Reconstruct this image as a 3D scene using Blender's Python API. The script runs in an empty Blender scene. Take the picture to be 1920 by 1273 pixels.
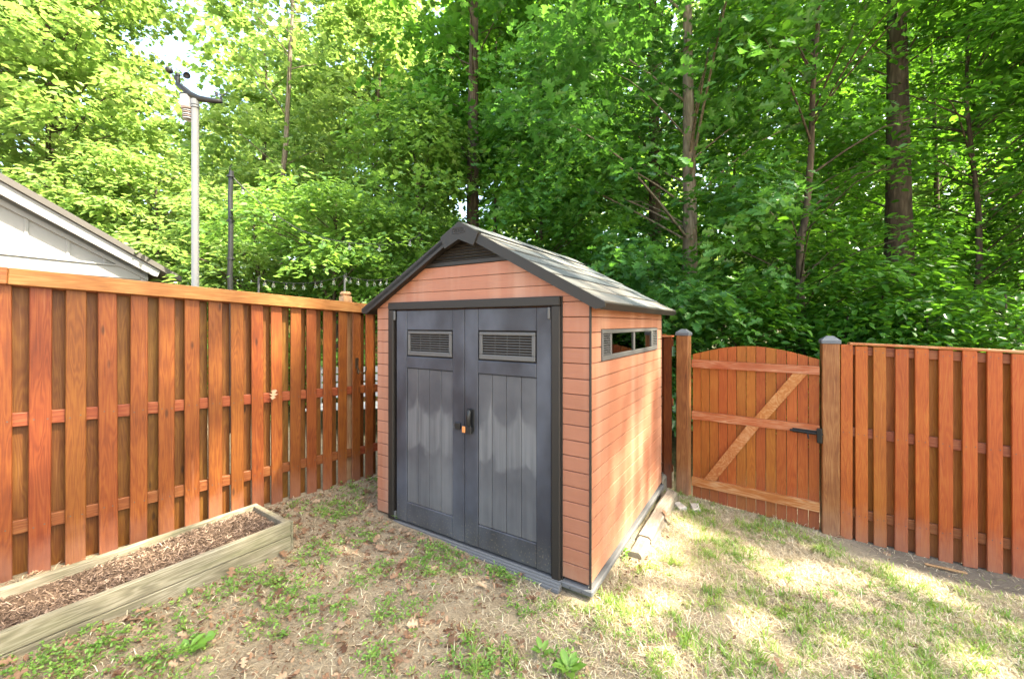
import bpy, math, random
import numpy as np
from mathutils import Vector, Matrix
random.seed(7); RNG = np.random.default_rng(7)
R = math.radians
scene = bpy.context.scene
COL = scene.collection

# ------------------------------------------------------------------ camera, world, sun, exposure
cam_d = bpy.data.cameras.new('camera'); cam = bpy.data.objects.new('camera', cam_d); COL.objects.link(cam)
cam_d.sensor_width = 36.0; cam_d.lens = 770 / 1920 * 36; cam_d.shift_y = -28.5 / 1920
cam_d.clip_start = .05; cam_d.clip_end = 800
cam.location = (0, 0, 1.7); cam.rotation_euler = (R(90), 0, 0)
scene.camera = cam

SUN_AZ = math.atan2(.96, -.24); SUN_EL = R(54)      # azimuth clockwise from +Y
world = bpy.data.worlds.new('World'); scene.world = world; world.use_nodes = True
wn = world.node_tree; wn.nodes.clear()
wo = wn.nodes.new('ShaderNodeOutputWorld'); wb = wn.nodes.new('ShaderNodeBackground'); ws = wn.nodes.new('ShaderNodeTexSky')
ws.sky_type = 'NISHITA'; ws.sun_disc = False; ws.sun_elevation = SUN_EL; ws.sun_rotation = SUN_AZ
ws.air_density = 1.0; ws.dust_density = 4.0; ws.ozone_density = 1.0
wb.inputs['Strength'].default_value = .15
wn.links.new(ws.outputs[0], wb.inputs[0]); wn.links.new(wb.outputs[0], wo.inputs[0])
sun_d = bpy.data.lights.new('sun', 'SUN'); sun = bpy.data.objects.new('sun', sun_d); COL.objects.link(sun)
sun_d.energy = 3.6; sun_d.angle = R(.9); sun_d.color = (1, .94, .84)
sdir = Vector((math.sin(SUN_AZ) * math.cos(SUN_EL), math.cos(SUN_AZ) * math.cos(SUN_EL), math.sin(SUN_EL)))
sun.rotation_euler = sdir.to_track_quat('Z', 'Y').to_euler(); sun.location = sdir * 60
vs = scene.view_settings
vs.view_transform = 'Standard'; vs.look = 'None'; vs.gamma = 1; vs.use_curve_mapping = False
vs.exposure = 2.95
vs.use_white_balance = True; vs.white_balance_temperature = 7400; vs.white_balance_tint = 2
scene.render.engine = 'CYCLES'
scene.cycles.max_bounces = 8; scene.cycles.diffuse_bounces = 4; scene.cycles.transmission_bounces = 6; scene.cycles.transparent_max_bounces = 8

# ------------------------------------------------------------------ node helpers and materials
class NT:
    def __init__(s, name):
        s.m = bpy.data.materials.new(name); s.m.use_nodes = True; s.t = s.m.node_tree; s.t.nodes.clear()
        s.out = s.t.nodes.new('ShaderNodeOutputMaterial')
    def n(s, typ, ins=None, **props):
        nd = s.t.nodes.new('ShaderNode' + typ)
        for k, v in props.items(): setattr(nd, k, v)
        for k, v in (ins or {}).items(): s.set(nd.inputs[k], v)
        return nd
    def set(s, sock, v):
        if isinstance(v, bpy.types.NodeSocket): s.t.links.new(v, sock)
        elif isinstance(v, bpy.types.Node): s.t.links.new(v.outputs[0], sock)
        else:
            if isinstance(v, tuple) and len(v) == 3 and sock.type == 'RGBA': v = (*v, 1)
            sock.default_value = v
    def math(s, op, a, b=0., c=0.):
        return s.n('Math', {0: a, 1: b, 2: c}, operation=op).outputs[0]
    def mix(s, f, a, b, blend='MIX'):
        nd = s.n('Mix', data_type='RGBA', blend_type=blend)
        s.set(nd.inputs[0], f); s.set(nd.inputs[6], a); s.set(nd.inputs[7], b)
        return nd.outputs[2]
    def ramp(s, f, *stops):
        nd = s.n('ValToRGB', {0: f}); cr = nd.color_ramp
        while len(cr.elements) < len(stops): cr.elements.new(.5)
        for e, (p, c) in zip(cr.elements, stops):
            e.position = p; e.color = (*c, 1) if isinstance(c, tuple) else (c, c, c, 1)
        return nd.outputs[0]
    def coord(s, scale=(1, 1, 1), rnd=True, kind='Object'):
        c = s.n('TexCoord').outputs[kind]
        if rnd:
            r = s.n('ObjectInfo').outputs['Random']; r = s.math('MULTIPLY', r, 61.)
            c = s.n('VectorMath', {0: c, 1: r}, operation='ADD').outputs[0]
        return s.n('VectorMath', {0: c, 1: scale}, operation='MULTIPLY').outputs[0]
    def noise(s, co, scale=1., detail=3., rough=.55, dist=0.):
        return s.n('TexNoise', {'Vector': co, 'Scale': scale, 'Detail': detail, 'Roughness': rough, 'Distortion': dist}).outputs[0]
    def bump(s, h, strength=.3, dist=.01, normal=None):
        ins = {'Height': h, 'Strength': strength, 'Distance': dist}
        if normal is not None: ins['Normal'] = normal
        return s.n('Bump', ins).outputs[0]
    def bsdf(s, color, rough=.6, spec=.4, normal=None, **kw):
        ins = {'Base Color': color, 'Roughness': rough, 'Specular IOR Level': spec}; ins.update(kw)
        if normal is not None: ins['Normal'] = normal
        b = s.n('BsdfPrincipled', ins)
        return b.outputs[0]
    def done(s, sh): s.t.links.new(sh, s.out.inputs[0]); return s.m

def wood_mat(name, dark, mid, light, axis='z', rough=.55, var=.18, dust=(.33, .22, .17), dustamt=.0, bumps=.25, knots=True):
    t = NT(name)
    st = {'z': (13, 13, 1.1), 'x': (1.1, 13, 13), 'd': (5, 13, 5)}[axis]; st2 = {'z': (160, 160, 5), 'x': (5, 160, 160), 'd': (60, 160, 60)}[axis]
    n1 = t.noise(t.coord(st), 1.0, 2.0, .5, .35)
    rings = t.math('MULTIPLY_ADD', t.math('SINE', t.math('MULTIPLY', n1, 90.)), .5, .5)
    fine = t.noise(t.coord(st2), 1., 3., .6)
    blot = t.noise(t.coord((3, 3, 3)), 1., 4., .6)
    f = t.math('ADD', t.math('MULTIPLY', rings, .17), t.math('ADD', t.math('MULTIPLY', fine, .5), t.math('MULTIPLY', blot, .62)))
    col = t.ramp(f, (.30, dark), (.62, mid), (.92, light))
    if knots:
        ks = {'z': (9, 9, 2.6), 'x': (2.6, 9, 9), 'd': (5, 9, 5)}[axis]
        vo = t.n('TexVoronoi', {'Vector': t.coord(ks), 'Scale': 1.0}).outputs['Distance']
        k = t.ramp(vo, (.05, 1.), (.12, 0.))
        col = t.mix(t.math('MULTIPLY', k, .75), col, tuple(c * .3 for c in dark))
    rn = t.n('ObjectInfo').outputs['Random']
    val = t.math('MULTIPLY_ADD', rn, var, 1 - var / 2)
    hue = t.math('MULTIPLY_ADD', t.math('FRACT', t.math('MULTIPLY', rn, 17.3)), .018, .491)
    col = t.n('HueSaturation', {'Hue': hue, 'Saturation': 1., 'Value': val, 'Color': col}).outputs[0]
    # dusty wear: splashed soil in ragged patches and pale worn streaks
    pz = t.n('TexCoord').outputs['Object']; sz = t.n('SeparateXYZ', {0: pz}).outputs[2]
    if dustamt:
        w = t.math('ADD', t.math('MULTIPLY', sz, -1.9), t.math('MULTIPLY_ADD', t.noise(t.coord((6, 6, 4)), 1., 5., .65), 1.1, .18))
        w = t.ramp(w, (.05, 0.), (.75, dustamt))
        col = t.mix(w, col, dust)
    wear = t.ramp(t.noise(t.coord(tuple(q * .22 for q in st2)), 1., 4., .7), (.62, 0.), (.78, .5))
    col = t.mix(wear, col, tuple(min(1, c * 1.25 + .05) for c in light))
    h = t.math('ADD', t.math('MULTIPLY', rings, .25), fine)
    return t.done(t.bsdf(col, rough, .35, t.bump(h, bumps, .004)))

def algae(m, col=(.075, .085, .022), amt=.6):
    t = NT.__new__(NT); t.m = m; t.t = m.node_tree
    b = next(n for n in t.t.nodes if n.type == 'BSDF_PRINCIPLED'); src = b.inputs['Base Color'].links[0].from_socket
    n = t.noise(t.coord((2.2, 5, 5)), 1., 5., .65)
    t.t.links.new(t.mix(t.math('MULTIPLY', t.ramp(n, (.47, 0.), (.66, 1.)), amt), src, col), b.inputs['Base Color'])
def plain(name, color, rough=.5, spec=.4, metal=0., var=.12, nscale=40., bumps=.08):
    t = NT(name)
    n = t.noise(t.coord((nscale,) * 3), 1., 4., .6)
    n2 = t.noise(t.coord((3, 3, 3)), 1., 4., .6)
    v = t.math('MULTIPLY_ADD', t.math('ADD', n, n2), var, 1 - var)
    col = t.n('HueSaturation', {'Value': v, 'Color': (*color, 1)}).outputs[0]
    return t.done(t.bsdf(col, rough, spec, t.bump(n, bumps, .003), Metallic=metal))

MAT = {}
MAT['stain'] = wood_mat('red_brown_stain', (0.0755, 0.0138, 0.0026), (0.1451, 0.0332, 0.0056), (0.2089, 0.0631, 0.0113), dustamt=.55, dust=(.25, .12, .085))
MAT['stain_back'] = wood_mat('shaded_golden_brown_stain', (0.0616, 0.0152, 0.0022), (0.1110, 0.0368, 0.0048), (0.1645, 0.0690, 0.0112))  # golden brown stain, darkened to put the shade behind the front boards into the colour
MAT['stain_rail'] = wood_mat('stain_rail', (0.0949, 0.0158, 0.0053), (0.1634, 0.0379, 0.0116), (0.2372, 0.0843, 0.0316), axis='x')
MAT['stain_cap'] = wood_mat('stain_cap', (0.1469, 0.0428, 0.0110), (0.2448, 0.0887, 0.0245), (0.3427, 0.1652, 0.0612), axis='x', var=.1)
MAT['stain_red'] = wood_mat('brick_red_stain', (0.1880, 0.0366, 0.0056), (0.2892, 0.0642, 0.0093), (0.3399, 0.1022, 0.0172), dustamt=.5, dust=(.3, .16, .115), var=.2, knots=False)
MAT['stain_gate'] = wood_mat('gate_stain', (0.1685, 0.0310, 0.0045), (0.2668, 0.0674, 0.0090), (0.3229, 0.1032, 0.0185), dustamt=.4, dust=(.25, .10, .07), var=.2, knots=False)
MAT['gate_rail'] = wood_mat('worn_gate_rail', (0.2080, 0.0440, 0.0120), (0.3200, 0.0960, 0.0280), (0.4640, 0.2640, 0.1440), axis='x', var=.15)
MAT['gate_brace'] = wood_mat('worn_gate_brace', (0.2240, 0.0560, 0.0144), (0.3360, 0.1200, 0.0320), (0.4480, 0.2400, 0.1040), axis='d', var=.15)
MAT['post'] = wood_mat('gate_post_wood', (0.1092, 0.0273, 0.0094), (0.2106, 0.0702, 0.0218), (0.3120, 0.1404, 0.0546), dustamt=.3, var=.15)
MAT['grey_post'] = wood_mat('old_post_wood', (.20, .10, .045), (.36, .20, .09), (.5, .34, .2))
MAT['yellow_fence'] = wood_mat('yellow_cedar', (.42, .22, .05), (.6, .34, .09), (.7, .45, .15))
MAT['bed'] = wood_mat('weathered_bed_board', (.06, .051, .033), (.165, .140, .098), (.32, .28, .215), axis='x', var=.16, rough=.85, bumps=.5)
MAT['timber'] = wood_mat('grey_timber', (0.1156, 0.0952, 0.0680), (0.2312, 0.1904, 0.1428), (0.3264, 0.2788, 0.2244), axis='x', rough=.85, bumps=.5)
algae(MAT['bed'], amt=.32); algae(MAT['timber'], (.07, .07, .03), .4)
MAT['white'] = plain('white_plastic', (0.4144, 0.4144, 0.4256), .4, var=.04)
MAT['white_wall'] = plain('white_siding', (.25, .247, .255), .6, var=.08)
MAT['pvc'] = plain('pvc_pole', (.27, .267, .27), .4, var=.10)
MAT['beige'] = plain('aged_plastic', (0.3480, 0.2520, 0.2160), .5, var=.06)
MAT['black'] = plain('black_plastic', (.015, .015, .016), .4, var=.1)
MAT['black_metal'] = plain('black_metal', (.012, .012, .012), .45, metal=.3)
MAT['bronze'] = plain('dark_bronze', (.06, .04, .025), .4, metal=.7)
MAT['cap'] = plain('slate_cap', (.10, .105, .12), .5)
MAT['grey_roof'] = plain('grey_asphalt', (.075, .068, .066), .9, nscale=120., var=.3, bumps=.4)
MAT['trim'] = plain('brown_grey_trim', (0.0187, 0.0148, 0.0126), .55, var=.18, nscale=60.)
MAT['label'] = plain('orange_label', (.6, .22, .07), .5)
MAT['stone'] = plain('pale_concrete', (.45, .40, .36), .9, var=.25, nscale=60., bumps=.5)
MAT['stone_dark'] = plain('mossy_block', (.13, .12, .07), .95, var=.4, nscale=50., bumps=.6)
MAT['bolt'] = plain('bolt_grey', (.06, .06, .065), .5)

def siding_mat():
    t = NT('terracotta_siding'); co = t.coord((1, 1, 1), rnd=False)
    g = t.noise(t.coord((4, 4, 120), rnd=False), 1., 4., .6)
    g2 = t.noise(t.coord((2.5, 2.5, 1.2), rnd=False), 1., 4., .6)
    col = t.ramp(t.math('ADD', t.math('MULTIPLY', g, .3), t.math('MULTIPLY', g2, .7)), (.3, (.285, .108, .062)), (.7, (.36, .145, .088)))
    # paler vertical runs
    ch = t.ramp(t.noise(t.coord((5, 5, .35), rnd=False), 1., 3., .5), (.48, 0.), (.70, .55))
    col = t.mix(ch, col, (.43, .24, .17))
    z = t.n('SeparateXYZ', {0: t.n('TexCoord').outputs['Object']}).outputs[2]
    sp = t.math('ADD', t.math('MULTIPLY', z, -2.2), t.math('MULTIPLY', t.noise(t.coord((14, 14, 10), rnd=False), 1., 5., .7), .9))
    col = t.mix(t.ramp(sp, (.1, 0.), (.6, .4)), col, (.38, .25, .17))
    rn = t.n('ObjectInfo').outputs['Random']
    col = t.n('HueSaturation', {'Value': t.math('MULTIPLY_ADD', rn, .10, .95), 'Color': col}).outputs[0]
    return t.done(t.bsdf(col, .5, .4, t.bump(g, .5, .005)))
MAT['siding'] = siding_mat()

def door_mat(name, base, chalk, amt, grey=False):
    t = NT(name); oc = t.n('TexCoord').outputs['Object']; xyz = t.n('SeparateXYZ', {0: oc}); X, Z = xyz.outputs[0], xyz.outputs[2]
    g = t.noise(t.coord((90, 90, 4), rnd=False), 1., 3., .6)
    cl = t.noise(t.coord((2.2, 2.2, 1.5), rnd=False), 1., 4., .55)
    col = t.ramp(cl, (.40, base), (.70, tuple(.45 * a + .55 * b for a, b in zip(base, chalk))))
    if grey:
        # scalloped water marks left by drips from the louvres
        wx_ = t.math('MULTIPLY_ADD', t.noise(t.coord((2.3, 2.3, 1.1), rnd=False), 1., 2.), .30, -.15)
        fx = t.math('FRACT', t.math('MULTIPLY', t.math('ADD', t.math('ADD', X, 1.016), wx_), 1 / .25))
        u = t.math('MULTIPLY_ADD', fx, 2., -1.)
        arc = t.math('SQRT', t.math('MAXIMUM', t.math('SUBTRACT', 1., t.math('MULTIPLY', u, u)), .0))
        wob = t.math('MULTIPLY_ADD', t.noise(t.coord((5, 5, 5), rnd=False), 1., 3.), .26, -.13)
        zz = t.math('ADD', Z, wob)
        e1 = t.math('ADD', zz, t.math('MULTIPLY', t.math('POWER', arc, .6), .22))      # upper marks: pale spikes between arcs
        m1 = t.ramp(t.math('SUBTRACT', 1.22, e1), (.0, 0.), (.07, 1.))
        e2 = t.math('ADD', zz, t.math('MULTIPLY', arc, .11))
        m2 = t.ramp(t.math('SUBTRACT', e2, .72), (.0, 0.), (.05, 1.))
        band = t.math('MULTIPLY', m1, m2)
        low = t.ramp(t.math('SUBTRACT', .66, zz), (.0, 0.), (.25, .5))
        stk = t.ramp(t.noise(t.coord((26, 26, .9), rnd=False), 1., 4., .6), (.36, .35), (.62, 1.))
        mask = t.math('MULTIPLY', t.math('MAXIMUM', band, low), stk)
        col = t.mix(t.math('MULTIPLY', mask, amt), col, chalk)
    # grass clippings and soil splash near the sill
    sp = t.noise(t.coord((70, 70, 70), rnd=False), 1., 2., .5)
    zf = t.ramp(Z, (.0, 1.), (.26, 0.))
    dots = t.math('MULTIPLY', t.ramp(sp, (.60, 0.), (.68, 1.)), zf)
    col = t.mix(t.math('MULTIPLY', dots, .6), col, (.30, .25, .14))
    col = t.mix(t.math('MULTIPLY', zf, .35), col, (.10, .09, .075))
    return t.done(t.bsdf(col, .5, .35, t.bump(g, .15, .003)))
MAT['door'] = door_mat('slate_door', (.030, .030, .038), (.12, .132, .165), .5)
MAT['door_plank'] = door_mat('slate_door_plank', (.055, .055, .064), (.165, .163, .168), .7, True)
MAT['louvre'] = plain('louvre_grey', (0.0910, 0.0875, 0.0875), .55)
MAT['sill'] = plain('grey_sill', (.115, .113, .115), .6, var=.3)
MAT['core'] = plain('siding_joint', (.085, .032, .018), .8)
MAT['dark'] = plain('dark_core', (.02, .015, .012), .9)

def shingle_mat():
    t = NT('shingle'); rn = t.n('ObjectInfo').outputs['Random']
    g = t.noise(t.coord((140, 140, 140)), 1., 3., .7); b = t.noise(t.coord((4, 1.2, 4)), 1., 3., .6)
    col = t.ramp(t.math('ADD', t.math('MULTIPLY', rn, .55), t.math('MULTIPLY', b, .5)), (.25, (.055, .066, .078)), (.55, (.10, .108, .115)), (.9, (.24, .21, .18)))
    return t.done(t.bsdf(col, .6, .35, t.bump(g, .35, .004)))
MAT['shingle'] = shingle_mat()

def glass_mat():
    t = NT('window_glass')
    tr = t.n('BsdfTransparent', {0: (.22, .22, .22)}).outputs[0]
    gl = t.n('BsdfGlossy', {0: (.9, .9, .9), 'Roughness': .03}).outputs[0]
    lw = t.n('Fresnel', {'IOR': 1.5}).outputs[0]
    ms = t.n('MixShader', {0: lw, 1: tr, 2: gl}).outputs[0]
    return t.done(ms)
MAT['glass'] = glass_mat()
def bulb_mat():
    t = NT('bulb_glass'); return t.done(t.bsdf((.8, .8, .8), .06, .5, None, **{'Transmission Weight': .96}))
MAT['bulb'] = bulb_mat()

def leaf_mat(name, stops, trans, tf=.42, rough=.42, spec=.45):
    t = NT(name); rn = t.n('Attribute', attribute_name='rnd').outputs['Fac']
    col = t.ramp(rn, *stops)
    pr = t.bsdf(col, rough, spec)
    tc = t.mix(.55, t.n('HueSaturation', {'Value': 2.0, 'Saturation': 1.05, 'Color': col}).outputs[0], trans)
    tl = t.n('BsdfTranslucent', {0: tc}).outputs[0]
    return t.done(t.n('MixShader', {0: tf, 1: pr, 2: tl}).outputs[0])
MAT['leaf_green'] = leaf_mat('leaf_green', ((0., (.014, .060, .012)), (.5, (.050, .155, .024)), (1., (.12, .26, .045))), (.25, .50, .04), .42, .42, .45)
MAT['leaf_oak'] = leaf_mat('leaf_oak', ((0., (.016, .062, .020)), (.5, (.044, .138, .032)), (1., (.10, .225, .055))), (.21, .47, .04), .36, .40, .5)
MAT['leaf_fresh'] = leaf_mat('leaf_fresh', ((0., (.035, .10, .018)), (.5, (.095, .20, .035)), (1., (.19, .31, .08))), (.34, .53, .08), .42, .40, .5)
MAT['leaf_lime'] = leaf_mat('leaf_lime', ((0., (.075, .155, .035)), (.6, (.15, .25, .062)), (1., (.26, .34, .125))), (.42, .55, .13), .42, .36, .6)
MAT['leaf_beech'] = leaf_mat('leaf_beech', ((0., (.010, .045, .008)), (.5, (.036, .125, .018)), (1., (.105, .255, .035))), (.24, .50, .03), .42, .36, .5)
MAT['weed'] = leaf_mat('weed_leaf', ((0., (.07, .17, .025)), (.6, (.14, .26, .045)), (1., (.24, .34, .075))), (.32, .5, .05), .3)
MAT['grass'] = leaf_mat('grass_blade', ((0., (.10, .20, .035)), (.6, (.19, .31, .055)), (1., (.32, .38, .09))), (.4, .5, .08), .3)
MAT['straw'] = leaf_mat('dry_straw', ((0., (.25, .185, .115)), (.5, (.46, .38, .26)), (1., (.66, .58, .43))), (.5, .4, .25), .2, .7, .2)
MAT['dead'] = leaf_mat('dead_leaf', ((0., (.10, .05, .03)), (.5, (.22, .125, .075)), (1., (.38, .27, .18))), (.4, .2, .1), .15, .65, .25)
MAT['crumb'] = leaf_mat('soil_crumb', ((0., (.10, .07, .045)), (.6, (.20, .145, .095)), (1., (.34, .265, .18))), (.1, .07, .05), .0, .9, .1)
MAT['mulch'] = leaf_mat('mulch_chip', ((0., (.06, .037, .025)), (.6, (.15, .098, .07)), (1., (.31, .22, .17))), (.1, .07, .05), .0, .85, .2)

def bark_mat(name, a, b, c):
    t = NT(name)
    co = t.coord((9, 9, 1.6)); n = t.noise(co, 1., 5., .65, .6)
    v = t.n('TexVoronoi', {'Vector': t.coord((16, 16, 3.)), 'Scale': 1.}, feature='DISTANCE_TO_EDGE').outputs[0]
    f = t.math('ADD', t.math('MULTIPLY', n, .7), t.math('MULTIPLY', v, .5))
    col = t.ramp(f, (.25, a), (.5, b), (.8, c))
    return t.done(t.bsdf(col, .9, .2, t.bump(f, .8, .02)))
MAT['bark'] = bark_mat('bark_dark', (.035, .026, .020), (.10, .075, .055), (.19, .15, .115))
MAT['bark_pale'] = bark_mat('bark_pale', (.10, .08, .06), (.22, .18, .14), (.36, .31, .26))

# ------------------------------------------------------------------ geometry helpers
def tag(o, label=None, cat=None, group=None, kind=None):
    if label: o['label'] = label
    if cat: o['category'] = cat
    if group: o['group'] = group
    if kind: o['kind'] = kind
    return o
def empty(name, loc=(0, 0, 0), rz=0., **k):
    o = bpy.data.objects.new(name, None); COL.objects.link(o); o.location = loc; o.rotation_euler = (0, 0, rz)
    o.empty_display_size = .2
    return tag(o, **k)
class MB:
    def __init__(s): s.v = []; s.f = []
    def add(s, v, f):
        o = len(s.v); s.v += [tuple(p) for p in v]; s.f += [tuple(i + o for i in q) for q in f]; return s
    def box(s, x0, x1, y0, y1, z0, z1, ch=0.):
        c = (x0, x1), (y0, y1), (z0, z1)
        if ch <= 0:
            v = [(c[0][i & 1], c[1][(i >> 1) & 1], c[2][(i >> 2) & 1]) for i in range(8)]
            return s.add(v, [(0, 2, 3, 1), (4, 5, 7, 6), (0, 1, 5, 4), (2, 6, 7, 3), (0, 4, 6, 2), (1, 3, 7, 5)])
        v = []
        for i in range(8):
            b = (i & 1, (i >> 1) & 1, (i >> 2) & 1)
            for ax in range(3):
                v.append(tuple(c[k][b[k]] + (0 if k == ax else (ch if b[k] == 0 else -ch)) for k in range(3)))
        f = []
        for ax in range(3):                                   # faces
            o1, o2 = (ax + 1) % 3, (ax + 2) % 3
            for sgn in (0, 1):
                ids = []
                for (p, q) in ((0, 0), (1, 0), (1, 1), (0, 1)):
                    ids.append(((sgn << ax) | (p << o1) | (q << o2)) * 3 + ax)
                f.append(tuple(ids if sgn else ids[::-1]))
        for ax in range(3):                                   # edges along ax
            o1, o2 = (ax + 1) % 3, (ax + 2) % 3
            for (p, q) in ((0, 0), (1, 0), (1, 1), (0, 1)):
                A = (p << o1) | (q << o2); B = A | (1 << ax)
                qd = (A * 3 + o1, A * 3 + o2, B * 3 + o2, B * 3 + o1)
                f.append(qd if (p ^ q) else qd[::-1])
        for i in range(8):
            tr = (i * 3, i * 3 + 1, i * 3 + 2)
            par = bin(i).count('1') & 1
            f.append(tr if par else tr[::-1])
        return s.add(v, f)
    def prism(s, poly, y0, y1):                               # polygon in xz, extruded along y
        n = len(poly)
        v = [(x, y0, z) for x, z in poly] + [(x, y1, z) for x, z in poly]
        f = [tuple(range(n)), tuple(range(2 * n - 1, n - 1, -1))] + [(i, i + n, (i + 1) % n + n, (i + 1) % n) for i in range(n)]
        return s.add(v, f)
    def tube(s, pts, rad, n=8, cap=True):
        pts = [Vector(p) for p in pts]; k = len(pts)
        if not hasattr(rad, '__len__'): rad = [rad] * k
        v = []; ref = None
        for i, p in enumerate(pts):
            d = (pts[min(i + 1, k - 1)] - pts[max(i - 1, 0)]).normalized()
            if ref is None: ref = Vector((1, 0, 0)) if abs(d.x) < .8 else Vector((0, 1, 0))
            a = (ref - d * ref.dot(d)).normalized(); ref = a; b = d.cross(a)
            for j in range(n):
                t = 2 * math.pi * j / n; v.append(p + (a * math.cos(t) + b * math.sin(t)) * rad[i])
        f = [(i * n + j, i * n + (j + 1) % n, (i + 1) * n + (j + 1) % n, (i + 1) * n + j) for i in range(k - 1) for j in range(n)]
        if cap: f += [tuple(range(n - 1, -1, -1)), tuple(range((k - 1) * n, k * n))]
        return s.add(v, f)
    def lathe(s, prof, n=16, c=(0, 0, 0)):
        v = [(c[0] + r * math.cos(2 * math.pi * j / n), c[1] + r * math.sin(2 * math.pi * j / n), c[2] + z) for r, z in prof for j in range(n)]
        f = [(i * n + j, i * n + (j + 1) % n, (i + 1) * n + (j + 1) % n, (i + 1) * n + j) for i in range(len(prof) - 1) for j in range(n)]
        return s.add(v, f)
    def mesh(s, name, mat=None, smooth=False):
        me = bpy.data.meshes.new(name); me.from_pydata(s.v, [], s.f); me.validate()
        if mat: me.materials.append(MAT[mat])
        if smooth: me.polygons.foreach_set('use_smooth', [True] * len(me.polygons))
        me.update(); return me
    def obj(s, name, mat, parent=None, loc=(0, 0, 0), rot=(0, 0, 0), smooth=False):
        return place(s.mesh(name, mat, smooth), name, parent, loc, rot)
def place(me, name, parent=None, loc=(0, 0, 0), rot=(0, 0, 0)):
    o = bpy.data.objects.new(name, me); COL.objects.link(o); o.parent = parent; o.location = loc; o.rotation_euler = rot
    return o
def box(name, mat, parent, b, ch=.003, loc=(0, 0, 0), rot=(0, 0, 0)):
    return MB().box(*b, ch).obj(name, mat, parent, loc, rot)
def fast(name, V, polys, mat, rnd=None, parent=None, smooth=False):
    """V: (N,3); polys: list of index arrays (M,k)."""
    me = bpy.data.meshes.new(name); me.vertices.add(len(V)); me.vertices.foreach_set('co', np.ascontiguousarray(V, np.float32).ravel())
    loops = np.concatenate([p.ravel() for p in polys]).astype(np.int32)
    tot = np.concatenate([np.full(len(p), p.shape[1]) for p in polys]).astype(np.int32)
    me.loops.add(len(loops)); me.loops.foreach_set('vertex_index', loops)
    me.polygons.add(len(tot)); me.polygons.foreach_set('loop_start', np.concatenate([[0], np.cumsum(tot)[:-1]]).astype(np.int32))
    try: me.polygons.foreach_set('loop_total', tot)
    except Exception: pass
    if rnd is not None:
        at = me.attributes.new('rnd', 'FLOAT', 'FACE'); at.data.foreach_set('value', np.concatenate(rnd).astype(np.float32))
    me.materials.append(MAT[mat]); me.update(calc_edges=True)
    if smooth: me.polygons.foreach_set('use_smooth', np.ones(len(tot), bool))
    return place(me, name, parent)

# leaf templates: x along the leaf, folded along the midrib
def tmpl(half, lift):
    n = len(half); v = [(x, y, lift * y - .25 * (x - .4) ** 2 * .5) for x, y in half]
    v += [(x, -y, lift * y - .25 * (x - .4) ** 2 * .5) for x, y in half[1:-1]]
    left = list(range(n)); right = [0] + list(range(n, n + n - 2)) + [n - 1]
    return np.array(v, float), [np.array(left[::-1]), np.array(right)]
OVAL = tmpl([(0, 0), (.3, .24), (.68, .22), (1, 0)], .35)
OAK = tmpl([(0, 0), (.2, .27), (.33, .09), (.48, .40), (.62, .11), (.8, .29), (1, 0)], .3)
MAPLE = tmpl([(0, 0), (.04, .30), (.5, .46), (.62, .17), (1, 0)], .25)
def leaves(P, az, tilt_n, L, T):
    """P (N,3) positions, az azimuth, tilt_n (N,3) normals, L lengths -> verts, polys"""
    tv, tf = T; N = len(P)
    nrm = tilt_n / np.linalg.norm(tilt_n, axis=1, keepdims=True)
    d = np.stack([np.cos(az), np.sin(az), np.zeros(N)], 1)
    d = d - nrm * (d * nrm).sum(1, keepdims=True); d /= np.linalg.norm(d, axis=1, keepdims=True) + 1e-9
    e = np.cross(nrm, d)
    V = P[:, None, :] + L[:, None, None] * (tv[None, :, 0, None] * d[:, None] + tv[None, :, 1, None] * e[:, None] + tv[None, :, 2, None] * nrm[:, None])
    off = np.arange(N)[:, None] * len(tv)
    return V.reshape(-1, 3), [off + f[None] for f in tf]

# ------------------------------------------------------------------ the ground
def gz(x, y):
    x = np.clip(x, -7, 7); y = np.clip(y, -3, 7)
    return .01 - .0546 * (x + 1.224) - .0201 * (y - 3.733)
def wob(x, y):
    return .010 * np.sin(3.1 * x + 1.3 * y) * np.sin(2.3 * y - .7 * x + 1) + .006 * np.sin(7.3 * x - 2) * np.sin(6.1 * y + 2.1 * x) + .003 * np.sin(17 * x + 5 * y) * np.sin(15 * y - 3 * x)
def gzz(x, y): return gz(x, y) + wob(x, y) * 1.2 - .004
def axis_pts(a, b, step, far):
    inner = np.arange(a, b + 1e-6, step); out = []; d = step
    p = b
    while p < far: d *= 1.35; p += d; out.append(p)
    lo = []; d = step; p = a
    while p > -far: d *= 1.35; p -= d; lo.append(p)
    return np.concatenate([lo[::-1], inner, out])
gx = axis_pts(-5, 6, .06, 260); gy = axis_pts(.8, 6.5, .06, 260)
GX, GY = np.meshgrid(gx, gy); GZ = gzz(GX, GY)
V = np.stack([GX, GY, GZ], -1).reshape(-1, 3); nx, ny = len(gx), len(gy)
ii = (np.arange(ny - 1)[:, None] * nx + np.arange(nx - 1)[None]).ravel()
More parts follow.
